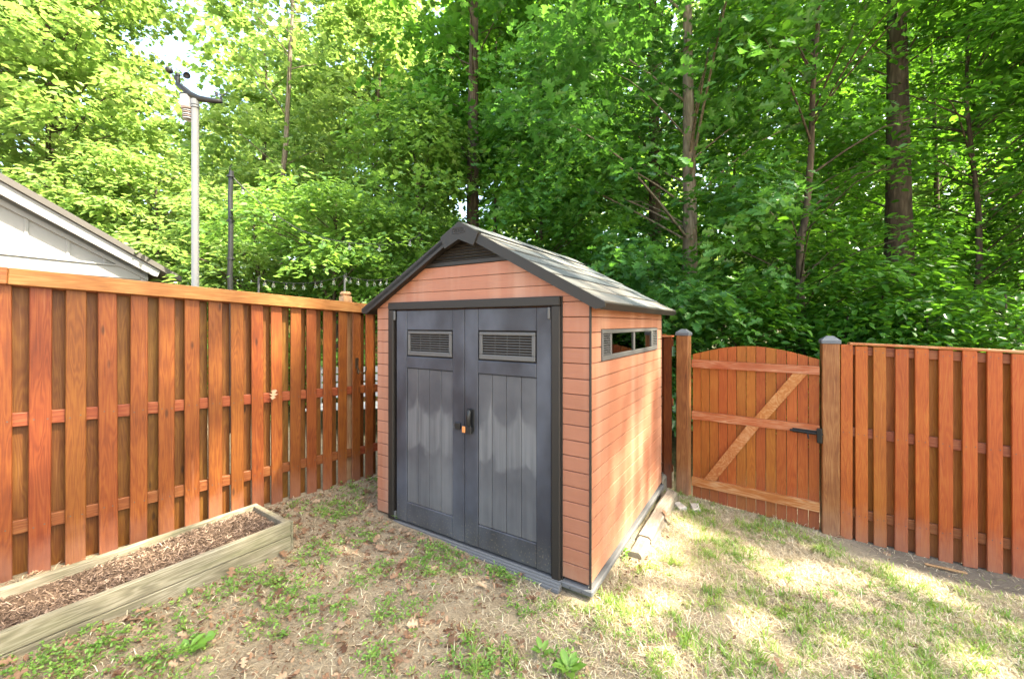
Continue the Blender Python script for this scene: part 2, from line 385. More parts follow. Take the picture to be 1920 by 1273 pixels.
def ground_mat():
    t = NT('dirt_ground'); c = t.n('TexCoord').outputs['Object']; xyz = t.n('SeparateXYZ', {0: c}); X, Y = xyz.outputs[0], xyz.outputs[1]
    f1 = t.noise(c, 1.3, 5., .6); f2 = t.noise(c, 9., 5., .65); f3 = t.noise(c, 60., 4., .7); f4 = t.noise(c, 260., 2., .6)
    soil = t.ramp(t.math('ADD', t.math('MULTIPLY', f2, .6), t.math('MULTIPLY', f3, .45)), (.3, (.15, .105, .066)), (.52, (.30, .232, .155)), (.75, (.43, .35, .24)))
    straw = t.ramp(t.math('ADD', t.math('MULTIPLY', f3, .6), t.math('MULTIPLY', f4, .4)), (.3, (.27, .205, .135)), (.5, (.46, .385, .275)), (.7, (.60, .52, .395)))
    m = t.math('ADD', t.math('MULTIPLY', X, .22), t.math('MULTIPLY_ADD', f1, 1.5, -.52))
    col = t.mix(t.ramp(m, (.2, .12), (.7, .9)), soil, straw)
    # grey trodden earth along the far right fence
    w = t.math('ADD', t.math('ADD', t.math('MULTIPLY', X, .471), t.math('MULTIPLY', Y, .882)), t.math('MULTIPLY_ADD', f1, .35, -.17))
    inside = t.math('MULTIPLY', t.ramp(t.math('SUBTRACT', w, 4.22), (.0, 0.), (.12, 1.)), t.ramp(t.math('SUBTRACT', X, 2.75), (.0, 0.), (.4, 1.)))
    grey = t.ramp(t.math('ADD', t.math('MULTIPLY', f2, .5), t.math('MULTIPLY', f3, .5)), (.3, (.14, .115, .09)), (.7, (.27, .225, .18)))
    col = t.mix(inside, col, grey)
    # woodland floor beyond the fences
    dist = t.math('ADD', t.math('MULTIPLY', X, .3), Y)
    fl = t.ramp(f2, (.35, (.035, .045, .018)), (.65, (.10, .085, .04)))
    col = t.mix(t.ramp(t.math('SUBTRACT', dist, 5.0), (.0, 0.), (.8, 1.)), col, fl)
    h = t.math('ADD', f3, t.math('MULTIPLY', f2, .6))
    return t.done(t.bsdf(col, .95, .15, t.bump(h, 1., .035)))
MAT['ground'] = ground_mat()
g = fast('ground', V, [np.stack([ii, ii + 1, ii + nx + 1, ii + nx], 1)], 'ground', smooth=True); tag(g, kind='structure')

# ------------------------------------------------------------------ garden shed (shed-local: front wall y=0, right wall x=0)
YAW = .5617; W, D = 2.04, 2.05
shed = empty('garden_shed', (.5028, 2.6462, 0), -YAW, label='terracotta plastic garden shed with dark grey double doors and shingled gable roof', cat='shed')
PITCH = .102; Z0 = .014
HM = W / 2; RZ = 2.463; SL = .549
def zroof(x): return RZ - SL * abs(x + HM)
def halfw(z): return min(HM, (RZ - .062 - z) / SL)
# dark core behind the boards
core = MB()
core.prism([(-W + .03, .0), (-.03, 0), (-.03, 1.80), (-HM, 2.36), (-W + .03, 1.80)], .018, .035)
core.box(-W + .014, -W + .03, .03, D - .03, 0, 1.862); core.prism([(-W + .03, .0), (-.03, 0), (-.03, 1.80), (-HM, 2.36), (-W + .03, 1.80)], D - .035, D - .018)
# right wall core leaves the window opening free
core.box(-.03, -.014, .036, D - .036, 0, 1.44); core.box(-.03, -.014, .036, D - .036, 1.67, 1.862); core.box(-.03, -.014, .036, .205, 1.44, 1.67); core.box(-.03, -.014, 1.82, D - .036, 1.44, 1.67)
core.obj('wall_core', 'core', shed)
G = .0022
for k in range(-1, 18):
    z0 = max(-.0, Z0 + PITCH * k); z1 = Z0 + PITCH * (k + 1)
    a, b = z0 + (G if k > -1 else 0), z1 - G
    if b - a < .02:
        continue
    box('siding_plank', 'siding', shed, (-W, -1.867, 0, .022, a, b), .003)
    box('siding_plank', 'siding', shed, (-.2013, -.0, 0, .022, a, b), .003)
    if a < 1.66 and b > 1.45:
        box('siding_plank', 'siding', shed, (-.021, .001, .0225, .203, a, b), .003)
        box('siding_plank', 'siding', shed, (-.021, .001, 1.822, D, a, b), .003)
    else:
        box('siding_plank', 'siding', shed, (-.021, .001, .0225, D, a, b), .003)
    if k == 16: box('siding_plank', 'siding', shed, (-.021, .001, .2035, 1.8215, 1.666, b), .003)
    box('siding_plank', 'siding', shed, (-W - .001, -W + .021, .0225, D - .0, a, b), .003)
    box('siding_plank', 'siding', shed, (-W + .022, -.022, D - .022, D + .001, a, b), .003)
def gable(y0, y1, lo, hi, cut=None):
    wl, wh = halfw(lo), halfw(hi)
    MB().prism([(-HM - wl, lo), (-HM + wl, lo), (-HM + wh, hi), (-HM - wh, hi)], y0, y1).obj('siding_plank', 'siding', shed)
for sgn in (0, 1):                                              # beside the door frame, up to its top
    zt = 1.8885; z = Z0 + PITCH * 18 + G
    x0, x1 = (-W, -1.867) if sgn == 0 else (-.2013, 0)
    w = halfw(zt - .001)
    xo = max(-W, -HM - w) if sgn == 0 else min(0, -HM + w)
    MB().prism([(x0, z), (x1, z), (x1 if sgn == 0 else xo, zt - .002), (x0 if sgn else xo, zt - .002)], 0, .022).obj('siding_plank', 'siding', shed)
zs = [1.8885, Z0 + PITCH * 19 + .014, Z0 + PITCH * 20 + .014, 2.163]
for i in range(3): gable(0, .022, zs[i] + (G if i else 0), zs[i + 1] - G)
for lo, hi in ((1.853, 1.95), (1.957, 2.052), (2.059, 2.154), (2.161, 2.256), (2.263, 2.35)): gable(D - .022, D + .001, lo, hi)
# gable vent
vent = MB(); wv = halfw(2.163)
vent.prism([(-HM - wv, 2.166), (-HM + wv, 2.166), (-HM + wv - .05, 2.194), (-HM - wv + .05, 2.194)], -.012, .02)
vent.prism([(-HM - wv, 2.168), (-HM + wv, 2.168), (-HM, 2.40)], .0165, .0178)
vo = vent.obj('gable_vent', 'trim', shed)
for k in range(6):
    z = 2.206 + k * .0235; w = halfw(z) + .01
    if w > .03: MB().add([(-HM - w, -.006, z), (-HM + w, -.006, z), (-HM + w, .016, z + .012), (-HM - w, .016, z + .012), (-HM - w, -.006, z - .004), (-HM + w, -.006, z - .004), (-HM + w, .016, z + .008), (-HM - w, .016, z + .008)],
             [(0, 1, 2, 3), (7, 6, 5, 4), (0, 4, 5, 1), (2, 6, 7, 3), (1, 5, 6, 2), (0, 3, 7, 4)]).obj('slat', 'trim', vo)
# roof: two slabs, rake fascias, shingles, ridge
ov, of, ob = .112, .075, .125
th = math.atan(SL); CO, SI = math.cos(th), math.sin(th); SLEN = (HM + ov) / CO
for sgn in (1, -1):
    rp = empty('roof_panel', (-HM, 0, RZ - .012)); rp.parent = shed
    me = MB().box(.004, SLEN, -of + .022, D + ob, -.042, -.006, .003)
    # local x runs down the slope
    if sgn == 1: rot = (0, th, 0)
    else: rot = (0, th, math.pi)
    bpy.data.objects.remove(rp)
    rp = me.obj('roof_panel', 'trim', shed, (-HM, 0, RZ - .004) if sgn == 1 else (-HM, D + ob - of + .0, RZ - .004), rot)
    nrow = 6; rh = SLEN / nrow; y0, y1 = (-of + .004, D + ob)
    if sgn == -1: y0, y1 = (-of + .0, D + ob - .004)
    for r in range(nrow):
        tw = .42; off = (r % 2) * tw * .5 + random.uniform(-.05, .05); y = y0 - off
        while y < y1:
            a, b = max(y, y0) + .0015, min(y + tw, y1) - .0015; y += tw
            if b - a < .03: continue
            xa, xb = r * rh + .006, (r + 1) * rh + .014 + random.uniform(-.003, .003)
            if r == nrow - 1: xb = SLEN + .004
            t0, t1 = .001, .010 + random.uniform(-.002, .003)
            MB().add([(xa, a, t0), (xb, a, t1), (xb, b, t1), (xa, b, t0), (xa, a, t0 - .006), (xb, a, t1 - .008), (xb, b, t1 - .008), (xa, b, t0 - .006)],
                     [(0, 1, 2, 3), (7, 6, 5, 4), (0, 4, 5, 1), (1, 5, 6, 2), (2, 6, 7, 3), (3, 7, 4, 0)]).obj('shingle', 'shingle', rp)
    box('eave_edge', 'trim', rp, (SLEN - .0, SLEN + .014, y0, y1, -.047, .004), .003)
for sgn in (1, -1):                                             # rake fascia (vertical drop .075), front and back
    X = lambda u: -HM + sgn * u
    for yy in ((-of, -of + .022), (D + ob - .022, D + ob + .002)):
        dz = .078
        poly = [(X(.0), RZ + .004), (X(HM + ov + .012), RZ + .004 - SL * (HM + ov + .012)), (X(HM + ov + .012), RZ - .030 - SL * (HM + ov + .012)), (X(HM + ov - .05), RZ + .004 - dz - SL * (HM + ov - .05)), (X(0), RZ + .004 - dz)]
        if sgn == -1: poly = poly[::-1]
        MB().prism(poly, *yy).obj('rake_fascia', 'trim', shed)
    # soffit lip behind the fascia
    poly = [(X(.0), RZ - .05), (X(HM + .03), RZ - .05 - SL * (HM + .03)), (X(HM + .03), RZ - .066 - SL * (HM + .03)), (X(0), RZ - .066)]
    MB().prism(poly if sgn == 1 else poly[::-1], -of + .024, -.001).obj('soffit', 'trim', shed)
cw = .185
cap = MB().prism([(-HM, RZ + .016), (-HM + cw, RZ + .016 - SL * cw), (-HM + cw - .045, RZ - .10 - SL * (cw - .045)), (-HM, RZ - .118), (-HM - cw + .045, RZ - .10 - SL * (cw - .045)), (-HM - cw, RZ + .016 - SL * cw)], -of - .012, -of + .03)
cap_o = cap.obj('apex_cap', 'trim', shed)
# raised emblem on the apex cap
em = MB(); ring = []
for i in range(20):
    t = 2 * math.pi * i / 20; ring.append((math.copysign(abs(math.cos(t)) ** .5, math.cos(t)) * .062, math.copysign(abs(math.sin(t)) ** .5, math.sin(t)) * .021))
ring.append(ring[0])
em.tube([(-HM + a, -of - .013, RZ - .052 + b) for a, b in ring], .0025, 5)
em_o = em.obj('emblem_ring', 'trim', cap_o)
cu = bpy.data.curves.new('emblem_text', 'FONT'); cu.body = 'KETER'; cu.size = .034; cu.extrude = .0018; cu.align_x = 'CENTER'; cu.align_y = 'CENTER'
to = bpy.data.objects.new('tmp', cu); COL.objects.link(to)
dg = bpy.context.evaluated_depsgraph_get(); me = bpy.data.meshes.new_from_object(to.evaluated_get(dg)); bpy.data.objects.remove(to)
me.materials.clear(); me.materials.append(MAT['trim'])
place(me, 'emblem_lettering', cap_o, (-HM, -of - .0135, RZ - .052), (R(90), 0, 0))
for k in range(6):
    L = (D + ob + of - .03) / 6; y0 = -of + .03 + k * L
    MB().add([(-HM, y0 + .002, RZ + .022), (-HM + .12, y0 + .002, RZ + .018 - SL * .12), (-HM + .12, y0 + L - .002, RZ + .014 - SL * .12), (-HM, y0 + L - .002, RZ + .018), (-HM - .12, y0 + .002, RZ + .018 - SL * .12), (-HM - .12, y0 + L - .002, RZ + .014 - SL * .12),
              (-HM, y0 + .002, RZ + .008), (-HM + .118, y0 + .002, RZ + .008 - SL * .118), (-HM - .118, y0 + .002, RZ + .008 - SL * .118)],
             [(0, 1, 2, 3), (4, 0, 3, 5), (0, 6, 7, 1), (4, 8, 6, 0)]).obj('ridge_shingle', 'shingle', shed)
# corner trims and base
box('corner_trim', 'trim', shed, (-.004, .008, -.006, .012, -.005, 1.86), .002)
box('corner_trim', 'trim', shed, (-.014, .004, D - .006, D + .006, -.005, 1.83), .002)
box('base', 'sill', shed, (-W - .012, .024, -.022, D + .024, -.045, -.006), .007)
box('foundation', 'stone_dark', shed, (-W + .02, -.012, .01, D, -.34, -.046), .01)
for k in range(9):
    MB().lathe([(0, .004), (.006, .003), (.007, 0)], 8).obj('bolt', 'bolt', shed, (.024, .12 + k * .235, -.028), (0, R(90), 0))
for x in (-.05, -.13): MB().lathe([(0, .004), (.006, .003), (.007, 0)], 8).obj('bolt', 'bolt', shed, (x, -.022, -.028), (R(90), 0, 0))
sill = MB()
sill.add([(-1.80, -.075, -.055), (-.19, -.075, -.055), (-.19, -.024, -.003), (-1.80, -.024, -.003), (-1.80, -.075, -.12), (-.19, -.075, -.12), (-.19, -.024, -.12), (-1.80, -.024, -.12)],
         [(0, 1, 2, 3), (4, 5, 1, 0), (1, 5, 6, 2), (3, 7, 4, 0)])
so = sill.obj('threshold', 'sill', shed)
for k in range(4):
    f = k / 4 + .1
    box('ridge', 'sill', so, (-1.80, -.19, -.075 + .051 * f - .003, -.075 + .051 * f + .003, -.06 + .052 * f, -.050 + .052 * f), .001)
# door frame
fr = [(-1.867, -1.802, -.030, .03, -.004, 1.823), (-.266, -.2013, -.030, .03, -.03, 1.823), (-1.867, -.2013, -.032, .03, 1.8235, 1.8885)]
for b in fr: box('door_frame', 'trim', shed, b, .006)
box('door_frame', 'trim', shed, (-.2013, -.192, -.008, .02, -.02, 1.889), .002)
def door(x0, x1, hinge_left, sx):
    root = empty('door', (0, 0, 0)); root.parent = shed
    if hinge_left: lo, la, lb, hi = x0, sx[0], sx[1], x1
    lo, la, lb, hi = x0, sx[0], sx[1], x1
    box('slab', 'dark', root, (lo, hi, .004, .022, .012, 1.815), .002)
    box('stile', 'door', root, (lo, la - .0015, -.016, .0035, .012, 1.816), .004)
    box('stile', 'door', root, (lb + .0015, hi, -.016, .0035, .012, 1.816), .004)
    box('top_panel', 'door', root, (la, lb, -.012, .0035, 1.652, 1.816), .004)
    box('rail', 'door', root, (la, lb, -.017, .0035, 1.328, 1.428), .006)
    box('bottom_rail', 'door', root, (la, lb, -.015, .0035, .012, .184), .006)
    w = (lb - la) / 4
    for k in range(4): box('plank', 'door_plank', root, (la + k * w + .0015, la + (k + 1) * w - .0015, -.007, .0035, .1865, 1.3255), .003)
    lf = empty('louvre', (0, 0, 0)); lf.parent = root
    a0, a1, z0, z1 = la + .012, lb - .010, 1.438, 1.642; wd = .028
    bpy.data.objects.remove(lf)
    fm = MB().box(a0, a1, -.018, .002, z0, z0 + .036, .004).box(a0, a1, -.018, .002, z1 - .024, z1, .004)
    fm.box(a0, a0 + wd, -.0175, .002, z0 + .0365, z1 - .0245, .004).box(a1 - wd, a1, -.0175, .002, z0 + .0365, z1 - .0245, .004)
    lf = fm.obj('louvre_frame', 'louvre', root)
    ns = 7; zz0, zz1 = z0 + .040, z1 - .028
    for k in range(ns):
        z = zz0 + (k + .5) * (zz1 - zz0) / ns
        MB().box(a0 + wd - .002, a1 - wd + .002, -.0085, .0085, -.0022, .0022, .0008).obj('slat', 'louvre', lf, (0, -.004, z), (R(14), 0, 0))
    for q in (.25, .5, .75):
        x = a0 + wd + (a1 - a0 - 2 * wd) * q
        box('slat_rib', 'louvre', lf, (x - .002, x + .002, .0005, .0035, zz0 - .002, zz1 + .002), 0)
    return root
dl = door(-1.772, -1.0215, True, (-1.649, -1.141)); dr = door(-1.0165, -.270, False, (-.890, -.386))
for x, d in ((-1.786, dl), (-.283, dr)):
    MB().box(x - .009, x + .009, -.034, -.018, 1.735, 1.815, .004).obj('hinge', 'louvre', d)
MB().box(-1.786 - .008, -1.786 + .010, -.03, -.010, .015, .075, .003).obj('hinge', 'louvre', dl)
# handle and hasp
hd = MB().tube([(-.955, -.022, 1.045), (-.955, -.040, 1.035), (-.956, -.046, .99), (-.958, -.044, .94), (-.960, -.026, .915)], [.016, .019, .019, .018, .016], 10).obj('handle', 'black', dr, smooth=True)
box('handle_plate', 'black', hd, (-.985, -.922, -.020, -.0155, .885, 1.055), .002)
hs = MB().box(-1.104, -1.052, -.034, -.0165, .886, .936, .004).obj('hasp', 'black', dl)
MB().tube([(-1.104, -.026, .925), (-1.118, -.028, .918), (-1.118, -.028, .896), (-1.104, -.026, .89)], .003, 6).obj('hasp_ring', 'bolt', hs)
pl = empty('padlock', tuple((Matrix.Translation((.5028, 2.6462, 0)) @ Matrix.Rotation(-YAW, 4, 'Z') @ Vector((-.962, -.040, .875)))), -YAW, label='small black padlock with copper coloured face hanging at the shed doors', cat='padlock')
MB().box(-.026, .034, -.012, .014, -.004, .05, .004).obj('lock_body', 'black', pl)
MB().box(-.048, -.018, -.020, -.0125, .0, .048, .003).obj('face_plate', 'label', pl)
MB().tube([(-.012, 0, .046), (-.012, 0, .075), (.002, 0, .086), (.016, 0, .075), (.016, 0, .046)], .004, 6).obj('shackle', 'bolt', pl)
# side window
wf = MB(); y0, y1, z0, z1 = .203, 1.822, 1.446, 1.664
wf.box(-.012, .012, y0, y1, z0, z0 + .038, .004).box(-.012, .012, y0, y1, z1 - .030, z1, .004)
for a, b in ((y0, y0 + .024), (.372, .404), (.965, 1.003), (1.580, 1.615), (y1 - .024, y1)):
    wf.box(-.0115, .0115, a, b, z0 + .0385, z1 - .0305, .003)
wo_ = wf.obj('window', 'louvre', shed)
for a, b in ((.404, .965), (1.003, 1.580)): box('pane', 'glass', wo_, (-.003, .001, a, b, z0 + .037, z1 - .029), 0)
for a, b in ((y0 + .024, .372), (1.615, y1 - .024)):
    for k in range(9):
        z = z0 + .046 + k * .0168
        MB().box(-.008, .008, a - .001, b + .001, -.002, .002, .0008).obj('slat', 'louvre', wo_, (.002, 0, z), (0, R(28), 0))
    box('louvre_back', 'dark', wo_, (-.02, -.014, a, b, z0 + .03, z1 - .02), 0)

# ------------------------------------------------------------------ fences
def board_meshes(name, w, h, t, mat, n=4, nails=()):
    out = []
    for i in range(n):
        m = MB().box(-w / 2, w / 2, 0, t, 0, h, .004)
        b1, b2 = random.uniform(-.004, .004), random.uniform(-.003, .003)
        m.v = [(x + b1 * math.sin(z / h * 3.14), y + b2 * math.sin(z / h * 3.14), z) for x, y, z in m.v]
        nf = len(m.f)
        for hz_ in nails:
            for sx_ in (-.26, .26):
                cx_, cz_ = sx_ * w + random.uniform(-.006, .006), hz_ + random.uniform(-.012, .012)
                m.add([(cx_ + .0042 * math.cos(q), -.0012, cz_ + .0042 * math.sin(q)) for q in np.arange(6) * math.pi / 3], [(0, 1, 2, 3, 4, 5)])
        me = m.mesh(name, mat); me.materials.append(MAT['bolt'])
        for pi in range(nf, len(me.polygons)): me.polygons[pi].material_index = 1
        out.append(me)
    return out
# --- left fence: shadowbox, local x along the fence (away from the camera), y to the neighbour's side
LP = (-1.586, 4.524); LD = np.array([.595, .804]); LS = -.0487
lf = empty('board_fence', (LP[0], LP[1], .014), math.atan2(LD[1], LD[0]), label='long red brown shadowbox fence with a wide top rail on the left of the shed', cat='fence')
fb = board_meshes('front_board', .096, 1.92, .019, 'stain', 6, (.365, 1.03)); bb = board_meshes('back_board', .089, 1.90, .019, 'stain_back')
sl_a = math.atan(-LS)
k = 0; s = -.0 + .019 - .16 * 25
while s < 1.3:
    o = place(random.choice(fb), 'front_board', lf, (s, random.uniform(-.002, .002), LS * s - .06 + random.uniform(-.012, .012)), (0, random.uniform(-.004, .004), 0))
    if not (abs(s + .08 + .19) < .06):
        place(random.choice(bb), 'back_board', lf, (s + .08 + random.uniform(-.004, .004), .058 + random.uniform(-.001, .002), LS * (s + .08) - .045 + random.uniform(-.012, .012)), (0, random.uniform(-.004, .004), 0))
    s += .16 + random.uniform(-.003, .003)
def rail(parent, name, mat, s0, s1, y0, y1, h0, h1, slope, ch=.004):
    z = slope * s0; L = (s1 - s0) * math.sqrt(1 + slope ** 2)
    return MB().box(0, L, y0, y1, h0, h1, ch).obj(name, mat, parent, (s0, 0, z), (0, math.atan(-slope), 0))
for h0, h1 in ((.262, .347), (.928, 1.013), (1.795, 1.875)):
    for a, b in ((-4.1, -2.61), (-2.608, -.20), (-.198, 1.35)): rail(lf, 'rail', 'stain_rail', a, b, .0195, .0575, h0, h1, LS)
for a, b in ((-4.1, -2.601), (-2.6, -.201), (-.2, 1.35)): rail(lf, 'top_rail', 'stain_cap', a, b, -.040, -.002, 1.803, 1.905, LS)
for s in (-2.6, -.19):
    po = MB().box(-.05, .05, .080, .180, 0, 1.98, .006).box(-.05, .05, .080, .180, 1.981, 2.03, .02).obj('post', 'grey_post', lf, (s, 0, LS * s))
# forged hook on the last boards and a dry leaf caught on the rail
hk = empty('wall_hook', tuple((lf.matrix_basis @ Vector((-.14, -.004, 1.155)))), math.atan2(LD[1], LD[0]), label='dark iron double hook fixed to a fence board next to the shed', cat='hook')
MB().box(-.018, .018, -.006, 0, .06, .17, .004).obj('back_plate', 'bronze', hk)
MB().tube([(0, -.006, .09), (0, -.03, .03), (-.01, -.05, .0), (-.03, -.06, .02), (-.035, -.06, .045)], .006, 6).obj('prong', 'bronze', hk)
MB().tube([(0, -.006, .09), (.01, -.03, .03), (.04, -.05, .0), (.075, -.055, .03), (.08, -.055, .07)], .006, 6).obj('prong', 'bronze', hk)
def single_leaf(name, loc, L, label, seed, nz=(0, 0, 1), az=0., T=OAK, mat='dead', rv=.75, curl=1.):
    v, p = leaves(np.array([loc], float), np.array([az]), np.array([nz], float), np.array([L]), T)
    c = np.array(loc)
    v[:, 2] += curl * .6 * ((v[:, 0] - c[0]) ** 2 + (v[:, 1] - c[1]) ** 2) / L
    o = fast(name, v - c, p, mat, [np.full(1, rv)] * len(p)); o.location = loc
    return tag(o, label, 'leaf')
single_leaf('dry_leaf', tuple(lf.matrix_basis @ Vector((-1.0, -.022, 1.005))), .09, 'pale dry oak leaf caught on the middle rail of the left fence', 1, (.6, -.7, .3), 2.2, rv=.7)

# --- right fence and gate
RP = (2.947, 3.69); RD = np.array([1440, -770.]) / 1633
rs = -.0387
rf = empty('board_fence', (RP[0], RP[1], -.217), math.atan2(RD[1], RD[0]), label='orange red shadowbox fence to the right of the gate', cat='fence')
fb2 = board_meshes('front_board', .086, 1.744, .019, 'stain_red', 5, (.25, .97, 1.70)); bb2 = board_meshes('back_board', .092, 1.735, .019, 'stain_gate')
centres = [.045, .153, .278, .415, .549, .691, .833, .972, 1.108, 1.245, 1.385, 1.525, 1.665, 1.805, 1.945, 2.085, 2.225]
for i, s in enumerate(centres):
    place(random.choice(fb2), 'front_board', rf, (s, random.uniform(-.002, .002), rs * s - .012 + random.uniform(-.012, .01)), (0, random.uniform(-.003, .003), 0))
    if i + 1 < len(centres):
        m = (s + centres[i + 1]) / 2
        place(random.choice(bb2), 'back_board', rf, (m, .058, rs * m - .01 + random.uniform(-.008, .008)), (0, random.uniform(-.003, .003), 0))
for h0, h1 in ((.197, .280), (.918, 1.003), (1.645, 1.725)): rail(rf, 'rail', 'stain_rail', 0, 2.28, .0195, .0575, h0, h1, rs)
rail(rf, 'top_cap', 'gate_rail', -.0, 2.28, -.008, .09, 1.735, 1.756, rs)
MB().box(-.045, .045, .08, .17, 0, 1.76, .005).obj('post', 'post', rf, (2.2, 0, rs * 2.2))

def gate_post(x, y, zb, zt, rz, label):
    r = empty('gate_post', (x, y, zb), rz, label=label, cat='post', group='gate posts')
    h = zt - zb - .075; w = .064
    MB().box(-w, w, -w, w, -.05, h, .007).obj('post', 'post', r)
    c = MB(); w2 = w + .008
    c.box(-w2, w2, -w2, w2, h - .005, h + .030, .004)
    c.add([(-w2 + .004, -w2 + .004, h + .030), (w2 - .004, -w2 + .004, h + .030), (w2 - .004, w2 - .004, h + .030), (-w2 + .004, w2 - .004, h + .030), (-.025, -.025, h + .066), (.025, -.025, h + .066), (.025, .025, h + .066), (-.025, .025, h + .066)],
          [(0, 1, 5, 4), (1, 2, 6, 5), (2, 3, 7, 6), (3, 0, 4, 7), (4, 5, 6, 7)])
    c.obj('post_cap', 'cap', r)
GD = np.array([.791, -.612]); ga = math.atan2(GD[1], GD[0])
gate_post(1.90, 4.545, -.18, 1.655, ga, 'brown gate post with slate cap between shed and gate')
gate_post(2.912, 3.765, -.215, 1.603, math.atan2(RD[1], RD[0]), 'brown gate post with slate cap between gate and right fence')
# gate: local x along the gate from the hinge side
gt = empty('garden_gate', (1.962, 4.462, -.18), ga, label='arched orange brown board gate with diagonal brace between two posts', cat='gate')
GZ0 = -.18; GWd = 1.105; NB = 13; bw = GWd / NB
def arch(x): return 1.372 + .105 * math.sin(math.pi * min(max(x / GWd, 0), 1)) + .002
for i in range(NB):
    x0, x1 = i * bw + .002 + random.uniform(0, .0015), (i + 1) * bw - .002
    xs = [x0, (x0 + x1) / 2, x1]; zb = gz(1.962 + x0 * .791, 4.462 - x0 * .612) + .012 + random.uniform(-.006, .004)
    poly = [(x0, zb - GZ0), (x1, zb - GZ0)] + [(x, arch(x) - GZ0) for x in xs[::-1]]
    MB().prism(poly, 0, .018).obj('board', 'stain_gate', gt)
def grail(za0, za1, zb0, zb1, y0=-.036, y1=-.0005):
    MB().add([(0, y0, za0 - GZ0), (GWd, y0, zb0 - GZ0), (GWd, y1, zb0 - GZ0), (0, y1, za0 - GZ0), (0, y0, za1 - GZ0), (GWd, y0, zb1 - GZ0), (GWd, y1, zb1 - GZ0), (0, y1, za1 - GZ0)],
             [(0, 3, 2, 1), (4, 5, 6, 7), (0, 1, 5, 4), (2, 3, 7, 6), (1, 2, 6, 5), (0, 4, 7, 3)]).obj('rail', 'gate_rail', gt)
grail(1.236, 1.318, 1.238, 1.312); grail(.680, .764, .695, .775); grail(-.036, .052, -.020, .064)
def brace(xa, za, xb, zb, w=.054, y0=-.034, y1=-.001):
    return MB().prism([(xa - w, za - GZ0), (xa + w, za - GZ0), (xb + w, zb - GZ0), (xb - w, zb - GZ0)], y0, y1).obj('brace', 'gate_brace', gt)
brace(.175, .058, .575, .686); brace(.640, .772, .958, 1.236)
la = MB().box(.90, 1.10, -.045, -.0365, .865, .905, .003).obj('latch', 'black_metal', gt)
MB().tube([(.88, -.055, .885), (1.02, -.055, .883), (1.13, -.055, .880)], .010, 8).obj('bolt_bar', 'black_metal', la)
MB().box(1.085, 1.125, -.075, -.030, .80, .93, .004).obj('latch_catch', 'black_metal', la)
MB().tube([(1.02, -.055, .883), (1.02, -.075, .86), (1.025, -.08, .83)], .006, 6).obj('bolt_knob', 'black_metal', la)
# short fence piece between the shed and the gate
sf = empty('fence_panel', (1.80, 4.62, -.17), ga, label='narrow red brown fence piece squeezed between shed and gate post', cat='fence')
fb3 = board_meshes('front_board', .09, 1.70, .019, 'stain', 2)
for s in (-.05, -.21, -.37, -.53): place(random.choice(fb3), 'front_board', sf, (s, 0, .02))
for s in (-.13, -.29, -.45): place(random.choice(bb2), 'back_board', sf, (s, .058, .02))
for h0, h1 in ((.20, .28), (.95, 1.03), (1.62, 1.70)): rail(sf, 'rail', 'stain_rail', -.6, 0, .0195, .0575, h0, h1, 0)
rail(sf, 'top_cap', 'gate_rail', -.6, 0.0, -.008, .09, 1.722, 1.742, 0)

# --- neighbour's yellow fence seen through the gaps
yf = empty('board_fence', (-9.5, 8.2, gz(-9.5, 8.2)), math.atan2(.9, 11.), label='yellow cedar fence of the neighbour showing through gaps of the left fence', cat='fence')
yb = board_meshes('board', .14, 1.60, .019, 'yellow_fence', 3)
for k in range(62):
    s = k * .155; X = -9.5 + s
    place(random.choice(yb), 'board', yf, (s, 0, float(gz(X, 8.3)) - float(gz(-9.5, 8.2)) - .05 + random.uniform(-.01, .01)))
sly = (float(gz(-7 + 7, 8.3)) - float(gz(-7, 8.3))) / 9.6
for a, b, z in ((0, 9.6, 1.50), (0, 9.6, .35)):
    MB().box(a, b, -.04, -.001, z - .28, z - .19, .003).obj('rail', 'yellow_fence', yf, (0, 0, 0), (0, .025, 0))
# white slatted bench behind the fence
wb_ = empty('garden_bench', (-2.2, 6.4, float(gz(-2.2, 6.4))), R(12), label='white slatted bench half hidden behind the left fence beside the shed', cat='bench')
for k in range(4): box('seat_slat', 'white', wb_, (-.9, .9, -.25 + k * .13, -.14 + k * .13, .42, .445))
for k in range(4): box('back_slat', 'white', wb_, (-.9, .9, .27, .295, .52 + k * .13, .62 + k * .13))
for x in (-.85, .78):
    for y in (-.25, .24): box('leg', 'white', wb_, (x, x + .07, y, y + .06, 0, .42 if y < 0 else 1.04))

# ------------------------------------------------------------------ raised bed with mulch
BA = np.array([-1.626, 3.025]); BD = np.array([.572, .820])
bed = empty('raised_bed', (BA[0], BA[1], 0), math.atan2(BD[1], BD[0]), label='weathered timber raised bed filled with brown mulch below the left fence', cat='raised bed')
BW = .55; BT = .25
for z0, z1 in ((.03, .143), (.147, BT)):
    box('side_board', 'bed', bed, (-2.4, -.001, 0, .040, z0, z1), .005)
    box('side_board', 'bed', bed, (-2.4, -.001, BW - .04, BW, z0, z1), .005)
    box('end_board', 'bed', bed, (-.040, .0, .0415, BW - .0415, z0 - .001, z1 - .001), .005)
    box('end_board', 'bed', bed, (-2.4, -2.36, .0415, BW - .0415, z0, z1), .005)
box('end_plate', 'bed', bed, (.0005, .018, .002, .05, .04, BT - .004), .003)
box('soil', 'mulch', bed, (-2.36, -.041, .041, BW - .041, .05, .195), .0)
def local_pts(lx, ly, lz, o, d):
    return np.stack([o[0] + lx * d[0] - ly * d[1], o[1] + lx * d[1] + ly * d[0], lz], 1)
N = 26000
lx = RNG.uniform(-2.34, -.05, N); ly = RNG.uniform(.05, BW - .05, N)
hz = .197 + .018 * np.sin(lx * 4) * np.sin(ly * 9 + 1) + RNG.uniform(0, .016, N)
